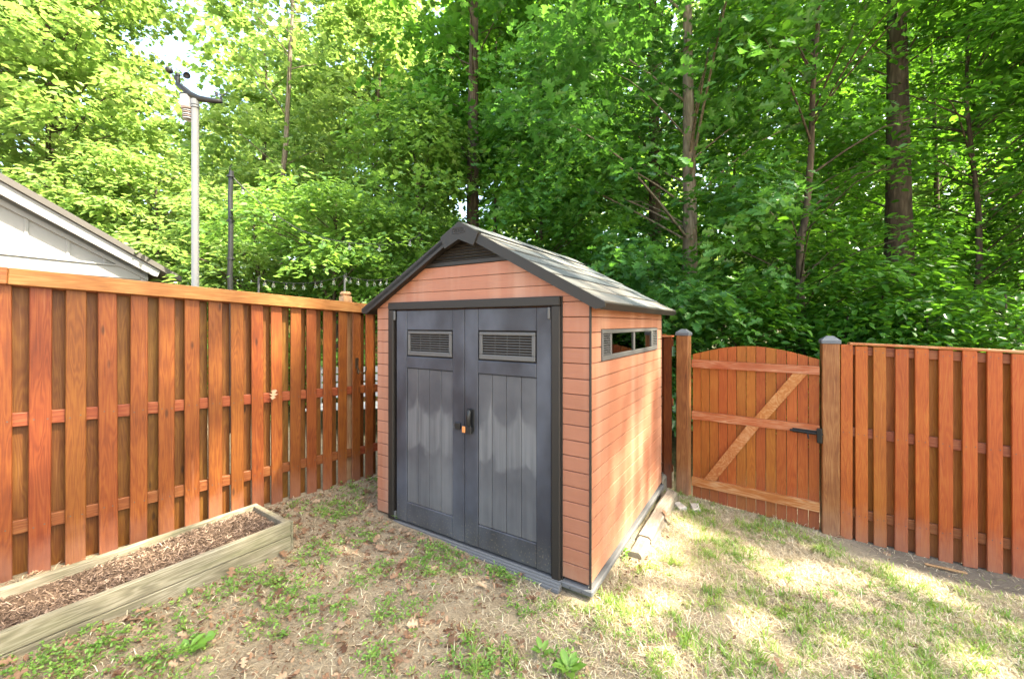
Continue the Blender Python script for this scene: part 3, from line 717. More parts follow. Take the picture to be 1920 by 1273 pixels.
P = local_pts(lx, ly, hz, BA, BD)
chip = (np.array([(0, -.05, 0), (1, -.08, .02), (1, .08, .05), (0, .06, .0), (.5, 0, .10)], float), [np.array([0, 1, 4]), np.array([1, 2, 4]), np.array([2, 3, 4]), np.array([3, 0, 4])])
nn = np.stack([RNG.normal(0, .35, N), RNG.normal(0, .35, N), np.ones(N)], 1)
v, p = leaves(P, RNG.uniform(0, 6.28, N), nn, RNG.uniform(.010, .042, N), chip); r1 = RNG.uniform(0, 1, N) ** 1.5
o = fast('mulch', v, p, 'mulch', [r1] * 4); tag(o, 'dark brown shredded bark mulch filling the raised bed', 'mulch', kind='stuff')

# ------------------------------------------------------------------ timbers and stones by the shed
TD = np.array([.5326, .8464]); ta = math.atan2(TD[1], TD[0])
def timber(x, y, z0, z1, L, wdt, label, rz=0., mat='timber'):
    m = MB(); n = 8; sec = [(0, z0), (-wdt * .5, z0), (-wdt * .5, z1 - .02), (-wdt * .5 + .02, z1), (wdt * .5 - .02, z1), (wdt * .5, z1 - .02), (wdt * .5, z0)][1:]
    v = []; ns = len(sec)
    for i in range(n + 1):
        for (yy, zz) in sec: v.append((L * i / n, yy + random.uniform(-.004, .004), zz + random.uniform(-.004, .004)))
    f = [(i * ns + j, (i + 1) * ns + j, (i + 1) * ns + (j + 1) % ns, i * ns + (j + 1) % ns) for i in range(n) for j in range(ns)] + [tuple(range(ns)), tuple(range(n * ns + ns - 1, n * ns - 1, -1))]
    o = m.add(v, f).obj('landscape_timber', mat, None, (x, y, 0), (0, 0, ta + rz)); return tag(o, label, 'timber', 'timbers edging the shed')
timber(.945, 3.165, -.16, -.055, .27, .105, 'short weathered timber block nearest the lawn beside the shed base')
timber(1.092, 3.395, -.22, -.045, 1.10, .115, 'long grey timber lying along the right side of the shed base')
timber(1.52, 4.38, -.25, .0, .75, .11, 'raised grey timber by the back corner of the shed next to the gate post')
timber(.945, 3.14, -.2, -.105, .9, .14, 'half buried timber under the timber edging beside the shed', mat='timber')
def stone(x, y, s, label):
    m = MB(); m.box(-s, s, -s * .6, s * .6, -.04, .035, .012)
    m.v = [(a + random.uniform(-.012, .012), b + random.uniform(-.012, .012), c + random.uniform(-.006, .006)) for a, b, c in m.v]
    o = m.obj('stone', 'stone', None, (x, y, float(gzz(x, y))), (0, 0, random.uniform(0, 3))); tag(o, label, 'stone')
stone(1.70, 4.17, .075, 'pale broken concrete piece beside the timber end, left of two')
stone(1.85, 4.15, .07, 'pale broken concrete piece at the foot of the gate, right of two')
bk = MB().box(-.12, .12, -.022, .022, 0, .012, .004); bk.v = [(x, y * (1 - abs(x) * 4), z + .02 * math.sin(x * 9) ** 2) for x, y, z in bk.v]
tag(bk.obj('bark_strip', 'grey_post', None, (3.42, 3.24, float(gzz(3.42, 3.24)) + .002), (0, 0, R(-32))), 'pale strip of bark lying on bare earth before the right fence', 'bark')

# ------------------------------------------------------------------ neighbour's white shed
nd = np.array([.388, .922]); na = math.atan2(nd[1], nd[0])
ns_ = empty('white_shed', (-6.23, 7.0, .2), na, label='white board and batten outbuilding with grey gable roof beyond the left fence', cat='shed')
H0 = 2.44; AP = 2.2; AZ = H0 + .54 * AP
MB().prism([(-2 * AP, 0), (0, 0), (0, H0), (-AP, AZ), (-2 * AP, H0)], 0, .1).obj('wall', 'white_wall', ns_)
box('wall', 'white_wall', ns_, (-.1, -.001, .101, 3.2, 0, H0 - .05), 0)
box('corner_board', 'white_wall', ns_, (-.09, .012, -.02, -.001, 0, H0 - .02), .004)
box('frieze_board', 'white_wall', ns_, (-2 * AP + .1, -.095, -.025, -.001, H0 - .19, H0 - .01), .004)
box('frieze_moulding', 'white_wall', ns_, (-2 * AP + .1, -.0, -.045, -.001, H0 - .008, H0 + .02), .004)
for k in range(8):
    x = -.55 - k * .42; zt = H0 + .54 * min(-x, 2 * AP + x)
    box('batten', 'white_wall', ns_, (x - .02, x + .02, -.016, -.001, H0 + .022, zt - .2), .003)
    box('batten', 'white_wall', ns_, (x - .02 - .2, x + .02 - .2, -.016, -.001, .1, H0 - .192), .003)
for sgn in (1, -1):
    X = lambda u: -AP + sgn * u
    poly = [(X(0), AZ + .02), (X(AP + .10), AZ + .02 - .54 * (AP + .10)), (X(AP + .06), AZ - .10 - .54 * (AP + .06)), (X(AP), AZ - .12 - .54 * AP), (X(0), AZ - .15)]
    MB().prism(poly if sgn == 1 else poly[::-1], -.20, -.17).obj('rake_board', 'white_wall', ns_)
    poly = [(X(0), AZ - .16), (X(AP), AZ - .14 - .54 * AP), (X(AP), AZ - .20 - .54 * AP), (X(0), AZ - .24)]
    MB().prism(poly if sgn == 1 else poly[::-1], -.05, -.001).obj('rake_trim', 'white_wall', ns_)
    poly = [(X(0), AZ + .12), (X(AP + .40), AZ + .12 - .54 * (AP + .40)), (X(AP + .40), AZ + .03 - .54 * (AP + .40)), (X(0), AZ + .025)]
    MB().prism(poly if sgn == 1 else poly[::-1], -.24, 3.4).obj('roof', 'grey_roof', ns_)

# ------------------------------------------------------------------ weather station, poles, string lights
wsx, wsy = -3.008, 3.9; wz = float(gz(wsx, wsy))
wst = empty('weather_station', (wsx, wsy, wz), 0, label='white pole mounted weather station with black arm, cups and vane behind the left fence', cat='weather station')
Z = 3.83 - wz
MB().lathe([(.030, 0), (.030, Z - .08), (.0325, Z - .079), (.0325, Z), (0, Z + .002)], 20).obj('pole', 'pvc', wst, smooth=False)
for zc in (Z - .085, Z - .06): MB().lathe([(.0315, 0), (.0345, .003), (.0345, .009), (.0315, .012)], 20, (0, 0, zc)).obj('pipe_clamp', 'bolt', wst)
arm = MB()
arm.tube([(-.15, -.02, Z + .135), (-.09, -.015, Z + .09), (-.04, -.01, Z + .045), (.03, 0, Z + .012), (.13, .01, Z), (.235, .02, Z - .008)], [.022, .026, .030, .030, .024, .018], 8)
arm_o = arm.obj('arm', 'black', wst, smooth=True)
MB().tube([(-.15, -.02, Z + .125), (-.148, -.02, Z + .17), (-.148, -.02, Z + .215)], [.020, .017, .013], 10).obj('anemometer_post', 'black', wst)
hub = MB().lathe([(0, .03), (.012, .028), (.018, .015), (.018, 0), (0, 0)], 12, (-.148, -.02, Z + .212)).obj('anemometer_hub', 'black', wst)
for a in (5, 130, 248):
    ca, sa = math.cos(R(a)), math.sin(R(a)); c = Vector((-.148 + .075 * ca, -.02 + .075 * sa, Z + .225))
    m = MB().tube([(-.148, -.02, Z + .225), tuple(c)], .003, 6)
    m2 = MB(); pr = []
    for i in range(7):
        t = i / 6 * math.pi / 2; pr.append((.032 * math.sin(t), -.032 * math.cos(t)))
    m2.lathe(pr, 12); T = Matrix.Rotation(math.pi / 2, 4, Vector((ca, sa, 0)))
    m.add([tuple(c + (T @ Vector(q))) for q in m2.v], m2.f)
    m.obj('cup', 'black', hub)
MB().tube([(.232, .02, Z - .015), (.232, .02, Z + .045)], [.013, .009], 8).obj('vane_post', 'black', wst)
MB().tube([(.205, -.01, Z + .052), (.245, .03, Z + .060), (.262, .045, Z + .085), (.275, .05, Z + .105)], [.006, .007, .006, .005], 6).obj('wind_vane', 'black', wst)
MB().box(-.022, .0, -.004, .004, -.02, .022, .002).obj('vane_fin', 'black', wst, (.215, .0, Z + .05), (0, 0, R(45)))
gx0, gy0 = -.085, .012
MB().lathe([(0, -.02), (.050, -.02), (.056, .06), (.058, .085), (.052, .085), (.048, .06), (0, .04)], 20, (gx0, gy0, Z - .05)).obj('rain_gauge', 'white', wst)
MB().lathe([(.056, .0), (.061, .004), (.061, .014), (.054, .016), (.052, .006)], 20, (gx0, gy0, Z + .033)).obj('gauge_rim', 'black', wst)
rs_o = MB().lathe([(0, 0), (.058, 0), (.060, .012), (.052, .018), (0, .02)], 20, (gx0 + .012, gy0, Z - .092)).obj('radiation_shield', 'beige', wst)
for i in range(5): MB().lathe([(.02, .012), (.048, .010), (.052, .0), (.047, .002), (.02, .006)], 18, (gx0 + .014, gy0, Z - .112 - i * .018)).obj('shield_plate', 'beige' if i % 2 else 'white', rs_o)
MB().tube([(gx0 + .045, gy0, Z - .05), (gx0 + .06, gy0, Z - .02), (gx0 + .075, gy0, Z - .015), (gx0 + .08, gy0, Z - .055)], .009, 8).obj('bracket', 'black', wst)

bx, by = -4.118, 6.0; bz = float(gz(bx, by))
bp = empty('light_pole', (bx, by, bz), 0, label='black wooden pole with lamp wire behind the left fence right of the weather station', cat='pole')
H = 3.94 - bz
MB().tube([(.012 * math.sin(i * 1.9) + .01 * i / 10, .01 * math.cos(i * 1.3), H * i / 10) for i in range(11)], [.040 - .008 * i / 10 for i in range(11)], 9).obj('shaft', 'black', bp)
MB().tube([(.01, 0, H - .02), (.0, -.01, H + .05), (.025, 0, H + .09), (.03, 0, H + .1)], .006, 6).obj('hook', 'black_metal', bp)
for z in (H - .1, H - .75, H - 1.3): MB().lathe([(.036, 0), (.05, .004), (.05, .03), (.036, .034)], 10, (.008, 0, z)).obj('insulator', 'black', bp)
for i, (px, top) in enumerate(((645, 515), (484, 520))):
    Y = 6.6; X = (px - 960) / 770 * Y; zb = float(gz(X, Y)); zt = 1.7 - Y * (top - 608) / 770
    r = empty('rod', (X, Y, zb), 0, label=('thin grey rod carrying lamps close to the fence post by the shed', 'thin grey rod standing behind the fence near the black pole')[i], cat='rod', group='rods of the string lights')
    MB().tube([(0, 0, 0), (0.01, 0, zt - zb)], .016, 7).obj('shaft', 'bolt', r)
    MB().tube([(0.01, 0, zt - zb - .005), (0.03, 0, zt - zb + .03), (.045, 0, zt - zb)], .005, 5).obj('hook', 'bolt', r)
bulb_me = MB().lathe([(0, -.05), (.018, -.044), (.026, -.025), (.024, -.005), (.012, .016), (.010, .02)], 10).mesh('bulb', 'bulb', True)
sock_me = MB().lathe([(.010, .018), (.013, .02), (.013, .05), (.004, .055), (0, .055)], 8).mesh('socket', 'black')
def lights(pts, nb, label, sag, first=0):
    r = empty('string_lights', tuple(pts[0]), 0, label=label, cat='lights', group='string lights beyond the fence'); P0 = Vector(pts[0]); path = []
    for a, b in zip(pts[:-1], pts[1:]):
        a, b = Vector(a), Vector(b)
        for i in range(12):
            t = i / 12; path.append(a.lerp(b, t) - Vector((0, 0, sag * 4 * t * (1 - t))) - P0)
    path.append(Vector(pts[-1]) - P0)
    MB().tube(path, .006, 5).obj('cord', 'black', r)
    for i in range(nb):
        u = (i + .5 + random.uniform(-.3, .3)) / nb * (len(path) - 1); k = int(u); q = path[k].lerp(path[min(k + 1, len(path) - 1)], u - k) - Vector((0, 0, .055))
        b = place(bulb_me, 'bulb', r, q, (random.uniform(-.15, .15), random.uniform(-.15, .15), 0)); place(sock_me, 'socket', b)
def at(px, py, Y): return ((px - 960) / 770 * Y, Y, 1.7 - Y * (py - 608) / 770)
lights([at(484, 522, 6.6), at(645, 517, 6.6), at(760, 512, 7.4)], 17, 'low strand of clear bulbs hung between thin rods above the left fence', .10)
lights([at(434, 330, 6.0), at(560, 430, 6.1), at(700, 458, 6.0), at(790, 440, 6.6)], 6, 'upper strand of clear bulbs running from the black pole towards the shed roof', .06)

# ------------------------------------------------------------------ trees
def crown_R(t, shape):
    if shape == 'round': return math.sin(math.pi * min(max(.10 + .84 * t, 0), 1)) ** .6
    if shape == 'low': return (1 - t) ** .5 * (.75 + .25 * min(1, t * 5))
    return math.sin(math.pi * (.18 + .75 * t)) ** .5
# sight lanes: leaves thinned out along straight lines from a trunk (x, y) towards the camera, half width w, between heights z0 and z1 at the trunk
LANES = [(-1.06, 11, .27, 4.3, 10.6), (-.54, 13, .15, 4.4, 6.4), (3.83, 11, .27, 4.6, 6.1), (3.79, 8.8, .27, 2.9, 7.4), (8.76, 9.3, .38, 3.7, 8.5), (5.26, 7.4, .17, 2.1, 7.8), (12.2, 11.5, .19, 5.4, 8.2), (9.29, 8.2, .16, 2.6, 6.0), (-7.8, 14, .42, 7.2, 12.5)]
def open_gap(wx, wy, wz, pad=0.):
    m = np.zeros(np.shape(wx), bool)
    for tx0, ty0, hw, z0, z1 in LANES:
        D_ = math.hypot(tx0, ty0); ux, uy = -tx0 / D_, -ty0 / D_
        d = (wx - tx0) * ux + (wy - ty0) * uy; l = np.abs(-(wx - tx0) * uy + (wy - ty0) * ux); q = 1 - d / D_
        m |= (d > 0) & (d < D_ - 4) & (l < hw + pad) & (wz > 1.6 + (z0 - 1.7) * q) & (wz < 1.9 + (z1 - 1.7) * q)
    return m
ntree = [0]; DENS = 1.85
def tree(name, x, y, H, r0, cr, zl, nc, lpc, L, T, mat, bark, label, cat='tree', group=None, path=None, off=(0, 0), shape='round', rc=.75, seed=None, up=.55, flat=.32, limb=.45, keep=None):
    rg = np.random.default_rng(seed if seed is not None else 100 + ntree[0]); ntree[0] += 1
    rn = random.Random(ntree[0])
    zb = float(gz(x, y)) - .05
    root = empty(name, (x, y, zb), 0, label=label, cat=cat, group=group)
    if path is None:
        lx, ly = rn.uniform(-.05, .05), rn.uniform(-.05, .05)
        path = [(lx * z + .06 * math.sin(z * 1.1 + x), ly * z + .06 * math.cos(z * .9), z) for z in np.linspace(0, H * .92, 9)]
    tk = MB(); zz = [p[2] for p in path]
    rad = [max(.012, r0 * (1.25 if p[2] < .3 else 1.) * (1 - .85 * p[2] / H)) for p in path]
    tk.tube(path, rad, 11)
    def on(z):
        z = min(max(z, zz[0]), zz[-1])
        for a, b in zip(path[:-1], path[1:]):
            if z <= b[2]:
                t = (z - a[2]) / max(1e-6, b[2] - a[2]); return Vector(a).lerp(Vector(b), t)
        return Vector(path[-1])
    C = []; tries = 0
    while len(C) < nc and tries < nc * 30:
        tries += 1
        t = rg.uniform(0, 1); z = zl + (H - zl) * t; rr = cr * crown_R(t, shape) * math.sqrt(rg.uniform(.02, 1)); a = rg.uniform(0, 6.2832)
        c = on(z); p = (c.x + off[0] + rr * math.cos(a), c.y + off[1] + rr * math.sin(a), z)
        if p[2] + zb < .25: continue
        if keep is not None and not keep(x + p[0], y + p[1], zb + p[2]): continue
        if open_gap(np.array(x + p[0]), np.array(y + p[1]), np.array(zb + p[2]), .2) and rg.uniform() < .75: continue
        C.append(p)
    for p in C:
        if rn.random() > limb: continue
        h = math.hypot(p[0] - on(p[2]).x, p[1] - on(p[2]).y)
        a = on(max(.15, p[2] - .4 * h - .1)); b = Vector(p); m = a.lerp(b, .55) + Vector((rn.uniform(-.1, .1), rn.uniform(-.1, .1), .12 * h))
        rb = min(.006 + .007 * h, max(.012, r0 * .3))
        pts = [a, a.lerp(m, .5) + Vector((0, 0, .03)), m, m.lerp(b, .5) + Vector((rn.uniform(-.05, .05), rn.uniform(-.05, .05), .02)), b]
        tk.tube(pts, [rb, rb * .8, rb * .6, rb * .42, .004], 4, False)
    tk.obj('trunk', bark, root, smooth=True)
    C = np.array(C); n = len(C)
    lp = np.maximum(6, (lpc * DENS * rg.uniform(.55, 1.45, n)).astype(int)); idx = np.repeat(np.arange(n), lp); M = len(idx)
    rcs = (rc * rg.uniform(.6, 1.35, n))[idx]
    ang = rg.uniform(0, 6.2832, M); q = np.sqrt(rg.uniform(0, 1, M)); rr = rcs * q
    # leaves gather along a few twigs of the spray
    tw = np.round(ang / (6.2832 / 7)) * (6.2832 / 7) + (idx * 1.7) % 1; ang = tw + rg.normal(0, .22, M)
    tilt = rg.normal(0, .25, (n, 2))[idx]
    dx, dy = rr * np.cos(ang), rr * np.sin(ang)
    P = C[idx] + np.stack([dx, dy, rg.normal(0, flat * .45, M) * rcs - .35 * rr * q + tilt[:, 0] * dx + tilt[:, 1] * dy], 1)
    nrm = np.stack([rg.normal(0, up, M) + .35 * np.cos(ang), rg.normal(0, up, M) + .35 * np.sin(ang), np.ones(M)], 1)
    az = ang + rg.normal(0, .7, M)
    # above and beside the picture the crown is made of fewer, larger leaves
    wx, wy, wz_ = x + P[:, 0], y + P[:, 1], zb + P[:, 2]
    seen = (wz_ < 2.1 + .82 * wy) & (np.abs(wx) < 1.3 * wy + 1.)
    gap = open_gap(wx, wy, wz_)
    kp = (~gap | (rg.uniform(0, 1, M) < .48)) & (seen | (rg.uniform(0, 1, M) < .28)); P, az, nrm, idx, seen = P[kp], az[kp], nrm[kp], idx[kp], seen[kp]; M = len(P)
    v, pl_ = leaves(P, az, nrm, L * np.where(seen, 1.12, 1.9) * rg.uniform(.6, 1.3, M), T)
    tone = np.clip(rg.normal(.48, .17, n)[idx] + rg.normal(0, .20, M), 0, 1)
    fast('crown', v, pl_, mat, [tone] * len(pl_), root)['kind'] = 'stuff'
    return root
def tx(px, Y): return (px - 960) / 770 * Y
GF = 'woodland trees behind the garden'
# sunlit trees on the left
tree('maple_tree', tx(90, 11), 11, 13.5, .20, 3.6, .8, 210, 85, .135, MAPLE, 'leaf_lime', 'bark', 'sunlit yellow green maple at the far left above the white outbuilding', group=GF, shape='oval')
tree('maple_tree', tx(-140, 9.5), 9.5, 12, .18, 3.0, 1, 110, 60, .16, MAPLE, 'leaf_lime', 'bark', 'pale green maple cut by the left edge of the picture', group=GF, shape='oval')
tree('dogwood_tree', tx(300, 10.5), 10.5, 5.6, .09, 2.6, .5, 110, 70, .13, OVAL, 'leaf_lime', 'bark', 'low layered pale green tree behind the weather station pole', group=GF, flat=.18, up=.35)
tree('dogwood_tree', tx(500, 9.5), 9.5, 4.6, .08, 2.2, .4, 90, 70, .12, OVAL, 'leaf_lime', 'bark', 'low spreading light green tree behind the black pole', group=GF, flat=.18, up=.35)
tree('poplar_tree', tx(530, 14), 14, 17, .13, 2.6, 4.5, 90, 50, .16, MAPLE, 'leaf_lime', 'bark_pale', 'tall pale trunked tree with airy light green crown left of the shed', group=GF, shape='oval',
     path=[(0, 0, 0), (-.1, 0, 3), (-.12, 0, 5.5), (.1, 0, 7.5), (.2, 0, 9.5), (.33, 0, 12), (.4, 0, 15)])
tree('poplar_tree', tx(690, 16), 16, 15, .16, 3.0, 2, 150, 60, .19, MAPLE, 'leaf_lime', 'bark', 'light green tree left of the tall dark trunk behind the shed roof', group=GF, shape='oval')
tree('dogwood_tree', tx(640, 8.3), 8.3, 4.4, .07, 2.1, .4, 120, 75, .105, OVAL, 'leaf_fresh', 'bark', 'fresh green small tree behind the string lights', group=GF, flat=.2, up=.4)
tree('maple_tree', tx(790, 9.3), 9.3, 6.8, .09, 1.9, .8, 110, 80, .105, MAPLE, 'leaf_fresh', 'bark', 'slim green young maple behind the peak of the shed on its left', group=GF)
# centre
tree('tall_tree', tx(886, 11), 11, 18, .215, 3.0, 6.0, 120, 65, .16, MAPLE, 'leaf_green', 'bark', 'tall dark straight trunk rising behind the peak of the shed', group=GF, path=[(0, 0, 0), (0, 0, 4), (.02, 0, 8), (.06, 0, 12), (.1, 0, 16)])
tree('tall_tree', tx(928, 13), 13, 14, .075, 1.7, 5.5, 60, 60, .16, MAPLE, 'leaf_green', 'bark', 'thin trunk just right of the tall dark trunk behind the shed roof', group=GF)
tree('maple_tree', tx(1020, 9.5), 9.5, 7.0, .07, 2.0, .9, 110, 80, .105, MAPLE, 'leaf_green', 'bark', 'green young maple behind the right slope of the shed roof', group=GF)
tree('tall_tree', tx(1228, 11), 11, 17, .21, 3.0, 5.5, 110, 65, .15, OAK, 'leaf_oak', 'bark', 'thick brown trunk left of the pale barked oak', group=GF, path=[(0, 0, 0), (0, 0, 5), (-.05, 0, 10), (-.1, 0, 15)])
tree('oak_tree', tx(1292, 8.8), 8.8, 14, .19, 3.4, 2.2, 210, 60, .150, OAK, 'leaf_oak', 'bark_pale', 'pale barked oak with lobed leaves reaching over the shed roof', group=GF, off=(-1.3, -.6), path=[(0, 0, 0), (.02, 0, 4), (-.03, 0, 8), (-.05, 0, 12.5)], shape='oval', flat=.35, limb=.16)
tree('oak_tree', tx(1225, 6.9), 6.9, 3.3, .04, 1.25, .5, 46, 55, .14, OAK, 'leaf_oak', 'bark', 'oak sapling with lobed leaves right behind the shed next to the gate', group=GF)
tree('tall_tree', tx(1345, 13), 13, 12, .07, 2.0, 3.0, 60, 60, .16, MAPLE, 'leaf_green', 'bark', 'thin trunk farther back just right of the pale barked oak', group=GF)
# right
tree('tall_tree', tx(1685, 9.3), 9.3, 18, .30, 3.2, 5.0, 130, 65, .15, OVAL, 'leaf_beech', 'bark', 'massive dark trunk in the woods above the right fence', group=GF, path=[(0, 0, 0), (0, 0, 5), (-.05, 0, 10), (-.1, 0, 16)])
tree('beech_tree', tx(1507, 7.4), 7.4, 11, .085, 2.3, 2.2, 130, 70, .115, OVAL, 'leaf_beech', 'bark', 'slender crooked trunk with side branches above the gate', group=GF, flat=.2, up=.35,
     path=[(0, 0, 0), (0, 0, 1.5), (-.06, 0, 2.6), (-.07, 0, 3.6), (.05, 0, 4.2), (.13, 0, 5.2), (.16, 0, 6.4), (.26, 0, 7.6), (.3, 0, 10)])
tree('beech_tree', tx(1778, 11.5), 11.5, 12, .10, 2.2, 2.5, 80, 65, .14, OVAL, 'leaf_beech', 'bark', 'thin dark trunk right of the massive trunk', group=GF, flat=.2, up=.35)
tree('beech_tree', tx(1832, 8.2), 8.2, 10, .075, 2.3, 2.0, 120, 70, .12, OVAL, 'leaf_beech', 'bark', 'thin leaning trunk near the right edge of the picture', group=GF, flat=.2, up=.35)
tree('beech_tree', tx(2050, 8.2), 8.2, 11, .10, 2.5, 1.0, 110, 65, .13, OVAL, 'leaf_beech', 'bark', 'leafy beech cut by the right edge of the picture', group=GF, flat=.2, up=.35)
# understorey shrubs behind the right fence
for i, (px, Y, h, r) in enumerate(((1390, 7.2, 2.9, 1.3), (1560, 6.6, 2.5, 1.1), (1730, 6.0, 2.6, 1.15), (1890, 5.9, 2.9, 1.2), (1450, 9.2, 4.2, 1.7), (1640, 8.0, 3.6, 1.5), (1330, 9.6, 4.5, 1.5), (1800, 9.5, 4.6, 1.8))):
    tree('shrub', tx(px, Y), Y, h, .025, r, .25, int(34 + 26 * (r - 1)), 60, .105, OVAL, 'leaf_beech', 'bark',
         ('leafy shrub just behind the arched gate', 'low shrub behind the right gate post', 'low shrub behind the middle of the right fence', 'shrub with large leaves behind the right end of the fence', 'tall shrub farther back behind the gate', 'tall shrub farther back behind the right fence', 'tall shrub between oak trunk and gate', 'tall dark shrub deep in the woods on the right')[i],
         'shrub', 'shrubs behind the right fence', flat=.22, up=.4)
for i, (px, Y, h, r) in enumerate(((1110, 8.0, 3.4, 1.5), (960, 8.2, 3.2, 1.5), (700, 11.5, 4.0, 2.0), (420, 12.5, 4.6, 2.4), (120, 14, 5, 3.0))):
    tree('shrub', tx(px, Y), Y, h, .025, r, .3, int(50 + 20 * r), 55, .11, OVAL, 'leaf_green' if px > 750 else 'leaf_fresh' if px > 600 else 'leaf_lime', 'bark',
         ('dark green shrub behind the right side of the shed roof', 'green shrub behind the middle of the shed roof', 'green shrub behind the neighbour fence left of the shed', 'pale shrub behind the black pole', 'pale shrub beyond the white outbuilding')[i], 'shrub', 'shrubs behind the left fence', flat=.25, up=.4)
# second row of woodland
row = [(-420, 17, 'lime'), (-60, 19, 'lime'), (100, 20, 'lime'), (500, 21, 'lime'), (600, 22, 'lime'), (770, 20, 'lime'), (930, 18, 'green'), (1080, 17, 'green'), (1180, 20, 'green'), (1400, 18, 'lime'), (1560, 16, 'beech'), (1660, 19, 'lime'), (1800, 17, 'lime'), (1960, 15, 'beech'), (2200, 14, 'beech')]  # lime leaves on the right put the backlit background glow into the colour
wl = ['far pale tree beyond the left edge', 'far pale tree seen above the outbuilding roof', 'far pale tree left of the weather station', 'far pale tree right of the weather station', 'far light tree behind the pale trunk', 'far light tree left of the tall dark trunk', 'far green tree behind the tall dark trunk', 'far green tree above the middle of the shed', 'far green tree left of the oak', 'far green tree right of the oak', 'far tree behind the slender crooked trunk', 'far tree behind the massive trunk', 'far tree right of the massive trunk', 'far tree near the right edge', 'far tree beyond the right edge']
for (px, Y, kd), lab in zip(row, wl):
    tree('woodland_tree', tx(px, Y), Y, 17 + (px * 7 % 4), .17, 3.5, 1.0, 120, 34, .27, MAPLE, 'leaf_' + kd, 'bark', lab, 'tree', 'far woodland trees', shape='oval', rc=1.0, limb=.4)
# trees along the right side of the garden, outside the picture: they dapple the yard
for i, (x, y, h, r, nc) in enumerate(((9.4, 1.0, 21, 3.7, 66), (8.8, -2.0, 17, 3.2, 60), (12.0, 5.0, 17, 3.8, 150))):
    tree('side_tree', x, y, h, .18, r, (9.5, 7.5, 4.5)[i], nc, 60, .17, MAPLE, 'leaf_green', 'bark', ('tree beside the right end of the garden fence', 'tree beside the open side of the lawn', 'tall tree farther along the right side of the garden')[i], 'tree', 'trees along the right side')
# far woodland mass
N = 40000; th_ = RNG.uniform(-1.15, 1.15, N); rr = RNG.uniform(27, 40, N); zc = RNG.uniform(0, 1, N) ** .8 * (13 + 4 * np.sin(th_ * 9) + 3 * np.sin(th_ * 23)) + .3
P = np.stack([rr * np.sin(th_), rr * np.cos(th_), zc], 1)
nn = np.stack([RNG.normal(0, .7, N), RNG.normal(0, .7, N), np.ones(N)], 1)
v, p = leaves(P, RNG.uniform(0, 6.28, N), nn, RNG.uniform(.35, .7, N), MAPLE)
tag(fast('far_woodland', v, p, 'leaf_lime', [RNG.uniform(0, .9, N)] * 2), 'far woodland foliage closing the background', 'woodland', kind='stuff')

# ------------------------------------------------------------------ ground cover
def ground_pt(px, py):
    m = (px - 960) / 770; n = (py - 608) / 770
    Y = (1.7 - .01 + .0546 * 1.224 - .0201 * 3.733) / (n - .0546 * m - .0201); return Y * m, Y
def outside(x, y, pad=.0):
    """True where plants may grow: not under shed, bed or timbers and within the yard"""
    c, s = math.cos(YAW), math.sin(YAW); ux = (x - .5028) * c - (y - 2.6462) * s; uy = (x - .5028) * s + (y - 2.6462) * c
    ins = (ux > -W - .03) & (ux < .03) & (uy > -.09) & (uy < D + .1)
    bx_ = (x - BA[0]) * BD[0] + (y - BA[1]) * BD[1]; by_ = -(x - BA[0]) * BD[1] + (y - BA[1]) * BD[0]
    ins |= (bx_ > -2.45) & (bx_ < .03) & (by_ > -.015) & (by_ < BW + .02)
    fl = -(x - LP[0]) * LD[1] + (y - LP[1]) * LD[0]; ins |= fl > -.01
    fr_ = (x - RP[0]) * -RD[1] + (y - RP[1]) * RD[0]; ins |= (fr_ > -.01) & (x > 2.85)
    fg = (x - 1.95) * .612 + (y - 4.47) * .791; ins |= (fg > -.01) & (x <= 2.95)
    tx_ = (x - .945) * TD[0] + (y - 3.165) * TD[1]; ty_ = -(x - .945) * TD[1] + (y - 3.165) * TD[0]; ins |= (tx_ > -.03) & (tx_ < 1.5) & (np.abs(ty_) < .075)
    return ~ins
def vnoise(x, y, s, seed):
    rg = np.random.default_rng(seed); g_ = rg.uniform(0, 1, (64, 64)); u, w = (x * s) % 63, (y * s) % 63
    i, j = u.astype(int), w.astype(int); a, b = u - i, w - j; a = a * a * (3 - 2 * a); b = b * b * (3 - 2 * b)
    return (g_[i, j] * (1 - a) + g_[i + 1, j] * a) * (1 - b) + (g_[i, j + 1] * (1 - a) + g_[i + 1, j + 1] * a) * b
def patches(x, y, lst):
    d = np.zeros_like(x)
    for px, py, r, w in lst:
        cx_, cy_ = ground_pt(px, py); d = np.maximum(d, w * np.exp(-((x - cx_) ** 2 + (y - cy_) ** 2) / (2 * (r) ** 2)))
    return d
def scatter(n, dens, x0=-3.6, x1=4.4, y0=1.55, y1=5.2):
    x = RNG.uniform(x0, x1, n); y = RNG.uniform(y0, y1, n); d = dens(x, y) * outside(x, y) * (np.abs(x) < 1.3 * y + .25)
    k = RNG.uniform(0, 1, n) < d; return x[k], y[k]
blade = (np.array([(0, -.035, 0), (0, .035, 0), (.5, .028, .10), (.5, -.028, .10), (1, 0, .0)], float), [np.array([0, 3, 2, 1]), np.array([3, 4, 2])])
